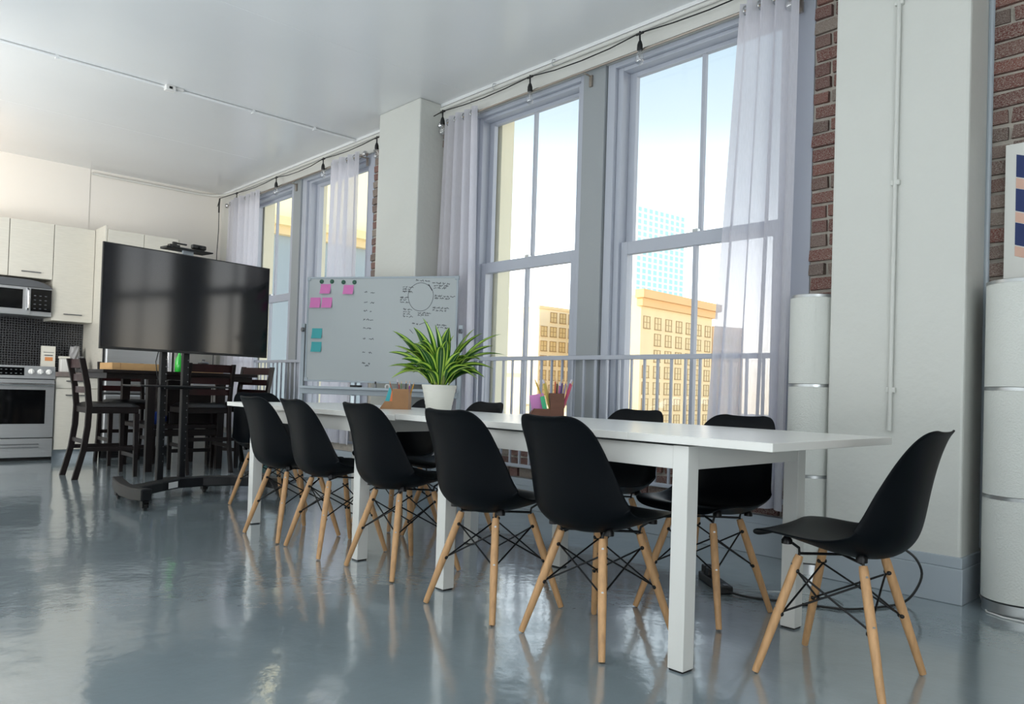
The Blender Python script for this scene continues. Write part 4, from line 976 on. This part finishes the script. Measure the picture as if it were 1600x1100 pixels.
def make_chair():
    t = thing('shell_chair', (0, 0, 0), 'x', 'chair')
    vs, fs = shell_mesh()
    sh_ = MB().add(vs, fs).build('seat_shell', M['shell'], t, smooth=True, local=True)
    sm = sh_.modifiers.new('solid', 'SOLIDIFY'); sm.thickness = 0.007; sm.offset = 0
    sb = sh_.modifiers.new('sub', 'SUBSURF'); sb.levels = 1; sb.render_levels = 1
    tops, bots = [], []
    for sx, sy in ((1, 1), (-1, 1), (-1, -1), (1, -1)):
        a = Vector((sx*0.100, sy*0.098, 0.376)); b = Vector((sx*0.196, sy*0.192, 0.004)); tops.append(a); bots.append(b)
        dd = (b-a)
        lg = MB().tube([a, a+dd*0.04, a+dd*0.5, a+dd*0.985, b], [0.0125, 0.0145, 0.0150, 0.0115, 0.0105], 14).build('leg', M['beech'], t, smooth=True, local=True)
        o_ = Vector((sx, sy, 0)).normalized()
        for q in (0.075, 0.44):
            c = a+dd*q
            MB().tube([c+o_*0.010, c+o_*0.0160], 0.0042, 8).build('screw', M['ring'], lg, local=True)
        # slotted black prong and rod from leg top to the shell mount
        m1 = Vector((sx*0.135, sy*0.115+0.01, 0.428 if sy > 0 else 0.408))
        pr = MB().tube([a+dd*0.14, a+Vector((0, 0, 0.006)), a+Vector((sx*0.004, 0, 0.024)), m1], 0.0045, 8)
        pr.lathe([(0.017, 0), (0.017, 0.012), (0.010, 0.022)], tuple(m1-Vector((0, 0, 0.014))), 12)
        pr.build('shell_mount', M['metal_black'], t, smooth=True, local=True)
    for i in range(4):
        j = (i+1) % 4
        for (p, q) in ((i, j), (j, i)):
            a = tops[p]+(bots[p]-tops[p])*0.13; b = tops[q]+(bots[q]-tops[q])*0.50
            off = (Vector((0, 0, 0))-(a+b)/2); off.z = 0; off = off.normalized()*0.012
            MB().tube([a+off, b+off], 0.0034, 7).sphere(b+off, 0.0085, 8).sphere(a+off, 0.008, 8).build('strut', M['metal_black'], t, smooth=True, local=True)
    MB().tube([tops[0]+Vector((0, 0, 0.006)), Vector((0, 0, 0.382)), tops[2]+Vector((0, 0, 0.006))], 0.0045, 8).tube([tops[1]+Vector((0, 0, 0.006)), Vector((0, 0, 0.382)), tops[3]+Vector((0, 0, 0.006))], 0.0045, 8).build('cross_bracket', M['metal_black'], t, local=True)
    return t
proto = make_chair()
CH = [  # x, y, rotation (0 = facing the windows), label
    (-4.110, 2.118, 2, 'black shell chair on the near side of the table, first from the television'),
    (-3.630, 2.125, -3, 'black shell chair on the near side of the table, second from the television'),
    (-3.060, 2.160, 0, 'black shell chair on the near side of the table, in the middle of the row'),
    (-2.325, 2.095, 2, 'black shell chair on the near side of the table, in front of the plant pot'),
    (-1.805, 2.135, -2, 'black shell chair on the near side, in front of the dark pencil box'),
    (-1.080, 2.475, 94, 'black shell chair standing alone at the open end of the table'),
    (-1.765, 2.745, 180, 'black shell chair across the table, nearest the pale cylinder lamp and curtain'),
    (-2.400, 2.840, 180, 'black shell chair across the table, second from the near curtain'),
    (-3.530, 2.810, 178, 'black shell chair across the table, its back just right of the plant pot'),
    (-4.060, 2.800, 182, 'black shell chair across the table, its back hidden by the plant pot'),
    (-5.140, 2.460, -90, 'black shell chair at the television end of the long table'),
]
for i, (x, y, a, lab) in enumerate(CH):
    c = proto if i == 0 else copy_tree(proto)
    c.location = (x, y, 0); c.rotation_euler = (0, 0, R(a)); c['label'] = lab
    c['group'] = 'black shell chairs around the long table'

# ================================================================ PLANT
PC = Vector((-3.27, 2.51, TZ))
t = thing('potted_plant', tuple(PC), 'striped green and yellow leafy plant in a white ribbed pot', 'plant')
prof = [(0.062, 0.0), (0.066, 0.004)]
for k in range(12): prof.append((0.066+0.023*k/11+(0.0016 if k % 2 else 0), 0.008+0.118*k/11))
prof += [(0.092, 0.130), (0.094, 0.141), (0.088, 0.142), (0.083, 0.120), (0.081, 0.10)]
MB().lathe(prof, tuple(PC), 36).build('pot', M['pot'], t, smooth=True)
MB().lathe([(0.080, 0.118), (0.081, 0.124), (0.05, 0.128), (0.01, 0.130)], tuple(PC), 24).build('soil', M['soil'], t)
rl = random.Random(21)
vr = Vector((0.681, 0.733, 0)); vf = Vector((-0.733, 0.681, 0))
def leaf(tip, base, wid, arch, parent):
    base, tip = Vector(base), Vector(tip); L_ = (tip-base).length
    hd = Vector((tip.x-base.x, tip.y-base.y, 0))
    ctrl = base+hd*0.42+Vector((0, 0, (tip.z-base.z)*0.55+arch*L_))
    n_ = 12; vs = []; uvs = []; fs = []
    side = Vector((-hd.y, hd.x, 0)); side = side.normalized() if side.length > 1e-4 else Vector((1, 0, 0)); tw = rl.uniform(-0.5, 0.5)
    for i in range(n_+1):
        s = i/n_; p = base*(1-s)**2+ctrl*2*s*(1-s)+tip*s*s; d = ((ctrl-base)*2*(1-s)+(tip-ctrl)*2*s).normalized()
        sd = (Matrix.Rotation(tw, 3, d) @ side); sd = (sd-d*sd.dot(d)).normalized(); up = sd.cross(d)
        if up.z < 0: up = -up
        w_ = wid*(0.35+0.65*math.sin(min(1, s*2.0)*PI/2))*(1-max(0, (s-0.42)/0.58)**1.7)+0.0008
        for k, (a, v_) in enumerate(((-1, 0.22), (-0.5, 0.07), (0, 0), (0.5, 0.07), (1, 0.22))):
            vs.append(p+sd*a*w_/2+up*v_*w_); uvs.append(((a+1)/2, s))
    for i in range(n_):
        for k in range(4): a = i*5+k; fs.append((a, a+1, a+6, a+5))
    o = MB().add(vs, fs).build('leaf', M['leaf'], parent, smooth=True)
    uv = o.data.uv_layers.new(name='UVMap')
    for lp in o.data.loops: uv.data[lp.index].uv = uvs[lp.vertex_index]
tips = [(-0.10, 1.245, .12), (-0.26, 1.172, .10), (-0.285, 1.058, .12), (-0.275, 0.980, .22), (-0.252, 0.916, .35), (0.045, 1.197, .10), (0.174, 1.205, .08), (0.224, 1.176, .12), (0.322, 1.170, .16),
        (0.342, 1.068, .20), (0.285, 0.985, .28), (0.205, 0.925, .38), (0.24, 0.936, .36), (-0.155, 1.198, .10), (-0.215, 1.134, .12), (-0.20, 1.02, .25), (-0.15, 0.95, .35), (0.13, 1.12, .15), (0.07, 1.16, .08), (-0.03, 1.21, .08),
        (0.28, 1.11, .14), (-0.24, 1.09, .15), (0.16, 1.03, .3), (0.02, 1.13, .12)]
for lat, z, ar in tips:
    dp = rl.uniform(-0.5, 0.5)*abs(lat)*0.9+rl.uniform(-0.05, 0.05)
    tip = Vector((PC.x, PC.y, z))+vr*lat+vf*dp
    bs = Vector((PC.x, PC.y, 0.878))+(vr*lat+vf*dp)*0.12+Vector((rl.uniform(-.02, .02), rl.uniform(-.02, .02), rl.uniform(0, .05)))
    leaf(tip, bs, rl.uniform(0.062, 0.084), ar+0.06, t)
for k in range(38):
    a = rl.uniform(0, 2*PI); rr_ = rl.uniform(0.07, 0.24); z = 0.93+rl.uniform(0.02, 0.22)*(1.3-rr_*2.2)
    tip = Vector((PC.x+rr_*math.cos(a), PC.y+rr_*math.sin(a), z))
    bs = Vector((PC.x+0.03*math.cos(a), PC.y+0.03*math.sin(a), 0.876+rl.uniform(0, .05)))
    leaf(tip, bs, rl.uniform(0.054, 0.072), rl.uniform(0.15, 0.5), t)
for k in range(4):
    a = k*1.7; MB().tube([(PC.x+0.03*math.cos(a), PC.y+0.03*math.sin(a), 0.872), (PC.x+0.035*math.cos(a), PC.y+0.035*math.sin(a), 0.95)], 0.010, 8).build('stem', colmat((120, 132, 70)), t)

# ================================================================ DESK ORGANISERS
def organiser(c, rz, km, label, pads, pens, where, sp=-0.012):
    t = thing('desk_organizer', tuple(c), label, 'organizer', rz)
    wt_ = 0.0035
    def walls(x0, x1, y0, y1, h_):
        return MB().box(x0, x1, y0, y0+wt_, 0, h_).box(x0, x1, y1-wt_, y1, 0, h_).box(x0, x0+wt_, y0+wt_, y1-wt_, 0, h_).box(x1-wt_, x1, y0+wt_, y1-wt_, 0, h_).box(x0+wt_, x1-wt_, y0+wt_, y1-wt_, 0, wt_)
    walls(sp, 0.082, -0.045, 0.045, 0.118).build('tall_compartment', km, t, local=True)
    # low compartment with a sloping side
    MB().prism([(-0.085, 0.0), (sp-0.0005, 0.0), (sp-0.0005, 0.045), (-0.055, 0.045)], -0.045, -0.045+wt_, 'y').prism([(-0.085, 0.0), (sp-0.0005, 0.0), (sp-0.0005, 0.045), (-0.055, 0.045)], 0.045-wt_, 0.045, 'y').box(-0.084, sp-0.0005, -0.0415, 0.0415, 0, wt_).add([(-0.085, -0.045, 0), (-0.085, 0.045, 0), (-0.055, 0.045, 0.045), (-0.055, -0.045, 0.045), (-0.082, -0.045, 0), (-0.082, 0.045, 0), (-0.052, 0.045, 0.045), (-0.052, -0.045, 0.045)], [(0,3,2,1),(4,5,6,7),(0,1,5,4),(1,2,6,5),(2,3,7,6),(3,0,4,7)]).build('low_compartment', km, t, local=True)
    mw = wmat(t)
    for (rgb, x, lean, w_, h_, cname, th, y_) in pads:
        loc = mw @ Vector((x, y_, 0.005)); p = thing('note_pad', tuple(loc), '%s note pad leaning in the %s' % (cname, where), 'note pad', rz)
        m_ = Matrix.Rotation(R(lean), 4, 'Y')
        for k in range(3): MB().box(-w_/2, w_/2, -th/2+k*th/3+0.0002, -th/2+(k+1)*th/3-0.0002, 0, h_-0.001*k, m=m_).build('paper', colmat(rgb, 0.8), p, local=True)
    for i, (rgb, x, y, lx, ly, L_, kind, cname) in enumerate(pens):
        loc = mw @ Vector((x, y, 0.005)); p = thing(kind, tuple(loc), '%s %s standing in the %s' % (cname, kind.replace('_', ' '), where), 'pen' if 'pen' in kind and kind != 'pencil' else kind.replace('_', ' '), rz, group='pens and pencils in the '+where)
        d = Vector((lx, ly, 1)).normalized(); r_ = 0.0036 if kind == 'pencil' else 0.0048
        MB().tube([(0, 0, 0), tuple(d*L_*0.9)], r_, 6 if kind == 'pencil' else 10).build('barrel', colmat(rgb, 0.4), p, local=True)
        MB().tube([tuple(d*L_*0.9), tuple(d*L_)], [r_, 0.0009] if kind == 'pencil' else [r_*1.05, r_*0.95], 8).build('tip' if kind == 'pencil' else 'cap', colmat((205, 172, 130), 0.7) if kind == 'pencil' else colmat((196, 190, 200), 0.4), p, local=True)
a47 = math.atan2(0.733, 0.681)
organiser((-3.745, 2.560, TZ-0.0055), a47-R(4), M['kraft'], 'light brown cardboard desk organizer next to the plant pot',
    [((70, 178, 190), -0.052, 16, 0.044, 0.118, 'teal', 0.006, 0.0), ((226, 128, 78), -0.026, 10, 0.020, 0.100, 'orange', 0.012, -0.03)],
    [((150, 92, 70), 0.010, -0.02, -.30, 0, .165, 'pencil', 'brown'), ((110, 100, 110), 0.018, 0.02, -.12, .05, .17, 'marker_pen', 'grey'), ((214, 190, 60), 0.05, 0.0, .18, 0, .165, 'pencil', 'yellow'),
     ((226, 170, 50), 0.058, 0.02, .28, 0, .16, 'pencil', 'amber'), ((120, 60, 140), 0.066, -0.01, .12, -.1, .15, 'marker_pen', 'violet'), ((98, 128, 80), 0.034, -0.02, -.02, .06, .16, 'pencil', 'olive green'),
     ((60, 60, 66), 0.04, 0.025, .06, .1, .165, 'pencil', 'black'), ((170, 70, 60), 0.026, 0.0, -.05, -.12, .155, 'pencil', 'red')], 'light brown organizer')
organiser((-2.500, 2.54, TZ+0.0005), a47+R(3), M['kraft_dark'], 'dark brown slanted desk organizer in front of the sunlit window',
    [((196, 130, 186), -0.022, -12, 0.066, 0.108, 'pink', 0.006, 0.0), ((66, 168, 122), 0.004, -14, 0.020, 0.10, 'green', 0.010, -0.034)],
    [((196, 160, 60), 0.020, 0.0, -.42, 0, .19, 'pencil', 'thin mustard'), ((176, 156, 70), 0.028, -0.02, -.26, 0, .18, 'marker_pen', 'gold'), ((190, 168, 90), 0.034, 0.02, -.22, 0, .182, 'pencil', 'pale gold'),
     ((190, 96, 60), 0.041, -0.01, .0, 0, .185, 'pencil', 'orange'), ((150, 84, 60), 0.045, 0.01, .0, 0, .175, 'pencil', 'brown'), ((150, 80, 140), 0.056, 0.0, .05, 0, .165, 'marker_pen', 'mauve'),
     ((96, 60, 130), 0.061, 0.02, .10, 0, .18, 'pencil', 'violet'), ((120, 110, 150), 0.067, -0.02, .14, 0, .178, 'pencil', 'lavender grey'), ((176, 60, 100), 0.068, 0.0, .28, 0, .185, 'marker_pen', 'crimson'),
     ((200, 100, 120), 0.073, 0.02, .32, 0, .18, 'pencil', 'rose'), ((70, 66, 70), 0.052, 0.03, .02, 0, .175, 'pencil', 'charcoal')], 'dark brown organizer', sp=0.018)
t = thing('binder_clip', (-3.52, 2.62, TZ), 'tiny black binder clip on the table left of the pot', 'clip')
MB().prism([(-0.011, 0), (0.011, 0), (0.0, 0.014)], -0.009, 0.009, 'y').build('clip_body', M['black'], t, local=True)
MB().tube([(0, -0.004, 0.013), (0, -0.004, 0.026), (0, 0.004, 0.026), (0, 0.004, 0.013)], 0.0008, 5).build('clip_wire', M['ring'], t, local=True)

# ================================================================ FLOOR LAMPS
def cyl_lamp(x, y, r_, label):
    t = thing('floor_lamp', (x, y, 0), label, 'lamp')
    MB().lathe([(r_*0.97, 0.0), (r_*0.97, 0.05), (r_*0.9, 0.055)], (x, y, 0), 40).build('base', M['ring'], t, smooth=True)
    zs = [0.05, 0.488, 0.945, 1.398]
    for a, b_ in zip(zs[:-1], zs[1:]):
        s_ = MB().lathe([(r_, a+0.008), (r_*1.002, (a+b_)/2), (r_, b_-0.008)], (x, y, 0), 48).build('shade', M['lampshade'], t, smooth=True)
        q = R(-62); c = Vector((x+r_*math.cos(q), y+r_*math.sin(q), 0)); m_ = Matrix.Translation(c) @ Matrix.Rotation(q, 4, 'Z')
        MB().box(-0.001, 0.0018, -0.004, 0.004, a+0.01, b_-0.01, m=m_).build('seam', M['lampshade'], s_)
    for z in zs[1:]:
        MB().lathe([(r_*0.98, z-0.009), (r_*1.008, z-0.008), (r_*1.008, z+0.006), (r_*0.98, z+0.008)], (x, y, 0), 48).build('ring', M['ring'], t, smooth=True)
    return t
cyl_lamp(-1.842, 3.818, 0.115, 'tall white cylinder floor lamp tucked between curtain and near pillar')
cyl_lamp(-0.905, 3.825, 0.150, 'tall white cylinder floor lamp under the chevron poster')
t = thing('cable', (-1.0, 3.75, 0), 'short white cable at the foot of the lamp by the pillar', 'cable')
MB().tube([(-1.09, 3.93, 0.02), (-1.06, 3.86, 0.006), (-1.0, 3.70, 0.004), (-0.93, 3.66, 0.004), (-0.80, 3.65, 0.004), (-0.6, 3.7, 0.004)], 0.004, 6).build('lead', M['white_plastic'], t, smooth=True)
# poster
t = thing('poster', (-0.80, 3.95, 1.75), 'white canvas print with navy and peach chevrons on the brick', 'poster')
PX0, PX1, PZ0, PZ1 = -1.028, -0.50, 1.43, 2.045
box('canvas', M['canvas'], PX0, PX1, 3.945, 3.965, PZ0, PZ1, t, bevel=0.002)
cm_ = (PX0+PX1)/2+0.005
for k in range(3):
    z = 1.895-k*0.152
    for m_, z0, h_, s_ in ((M['navy'], z, 0.100, 'navy chevron'), (M['peach'], z-0.05, 0.045, 'peach chevron')):
        hw = cm_-(-0.985)
        MB().prism([(-0.985, z0), (cm_, z0-0.08), (cm_+hw, z0), (cm_+hw, z0+h_), (cm_, z0+h_-0.08), (-0.985, z0+h_)][::1], 3.9435, 3.9448, 'y').build('chevron', m_, t)

# ================================================================ POWER STRIP AND CABLES
ps = thing('power_strip', (-1.95, 3.13, 0), 'black power strip lying on the floor under the table', 'power strip', rz=R(-38))
MB().box(-0.15, 0.15, -0.03, 0.03, 0.001, 0.036).build('strip_body', M['black'], ps, local=True, bevel=0.006)
for k in range(4): MB().lathe([(0.017, 0.0362), (0.017, 0.0375)], (-0.10+k*0.055, 0, 0), 14).build('outlet', M['metal_black'], ps, local=True)
for k in range(2): MB().box(-0.125+k*0.055, -0.08+k*0.055, -0.024, 0.022, 0.0376, 0.075).build('plug', M['black'], ps, local=True, bevel=0.005)
MB().box(0.12, 0.143, -0.01, 0.01, 0.036, 0.041).build('switch', M['dark_steel'], ps, local=True, bevel=0.002)
t = thing('cable', (-1.5, 3.2, 0), 'thick black cable looping from the power strip to the pillar', 'cable')
cp_ = [(-1.836, 3.038, 0.015), (-1.74, 3.06, 0.007), (-1.62, 3.12, 0.006), (-1.50, 3.17, 0.006), (-1.38, 3.24, 0.006), (-1.30, 3.42, 0.006), (-1.27, 3.54, 0.012), (-1.245, 3.60, 0.06), (-1.23, 3.62, 0.13), (-1.25, 3.60, 0.195), (-1.30, 3.58, 0.235), (-1.37, 3.60, 0.25), (-1.43, 3.66, 0.26), (-1.45, 3.715, 0.27)]
def smooth_pts(P, k=4):
    P = [Vector(p) for p in P]; o = []
    for i in range(len(P)-1):
        p0 = P[max(i-1, 0)]; p1 = P[i]; p2 = P[i+1]; p3 = P[min(i+2, len(P)-1)]
        for q in range(k): s = q/k; o.append(0.5*((2*p1)+(-p0+p2)*s+(2*p0-5*p1+4*p2-p3)*s*s+(-p0+3*p1-3*p2+p3)*s**3))
    return o+[P[-1]]
MB().tube(smooth_pts(cp_), 0.0052, 8).build('lead', M['black'], t, smooth=True)
t = thing('cable', (-1.7, 3.4, 0), 'thin grey wire curled on the floor beside the power strip', 'cable')
MB().tube(smooth_pts([(-1.85, 3.04, 0.012), (-1.78, 3.2, 0.003), (-1.65, 3.33, 0.003), (-1.5, 3.36, 0.003), (-1.42, 3.26, 0.003), (-1.52, 3.17, 0.003), (-1.7, 3.12, 0.003)]), 0.0016, 5).build('lead', M['ring'], t, smooth=True)
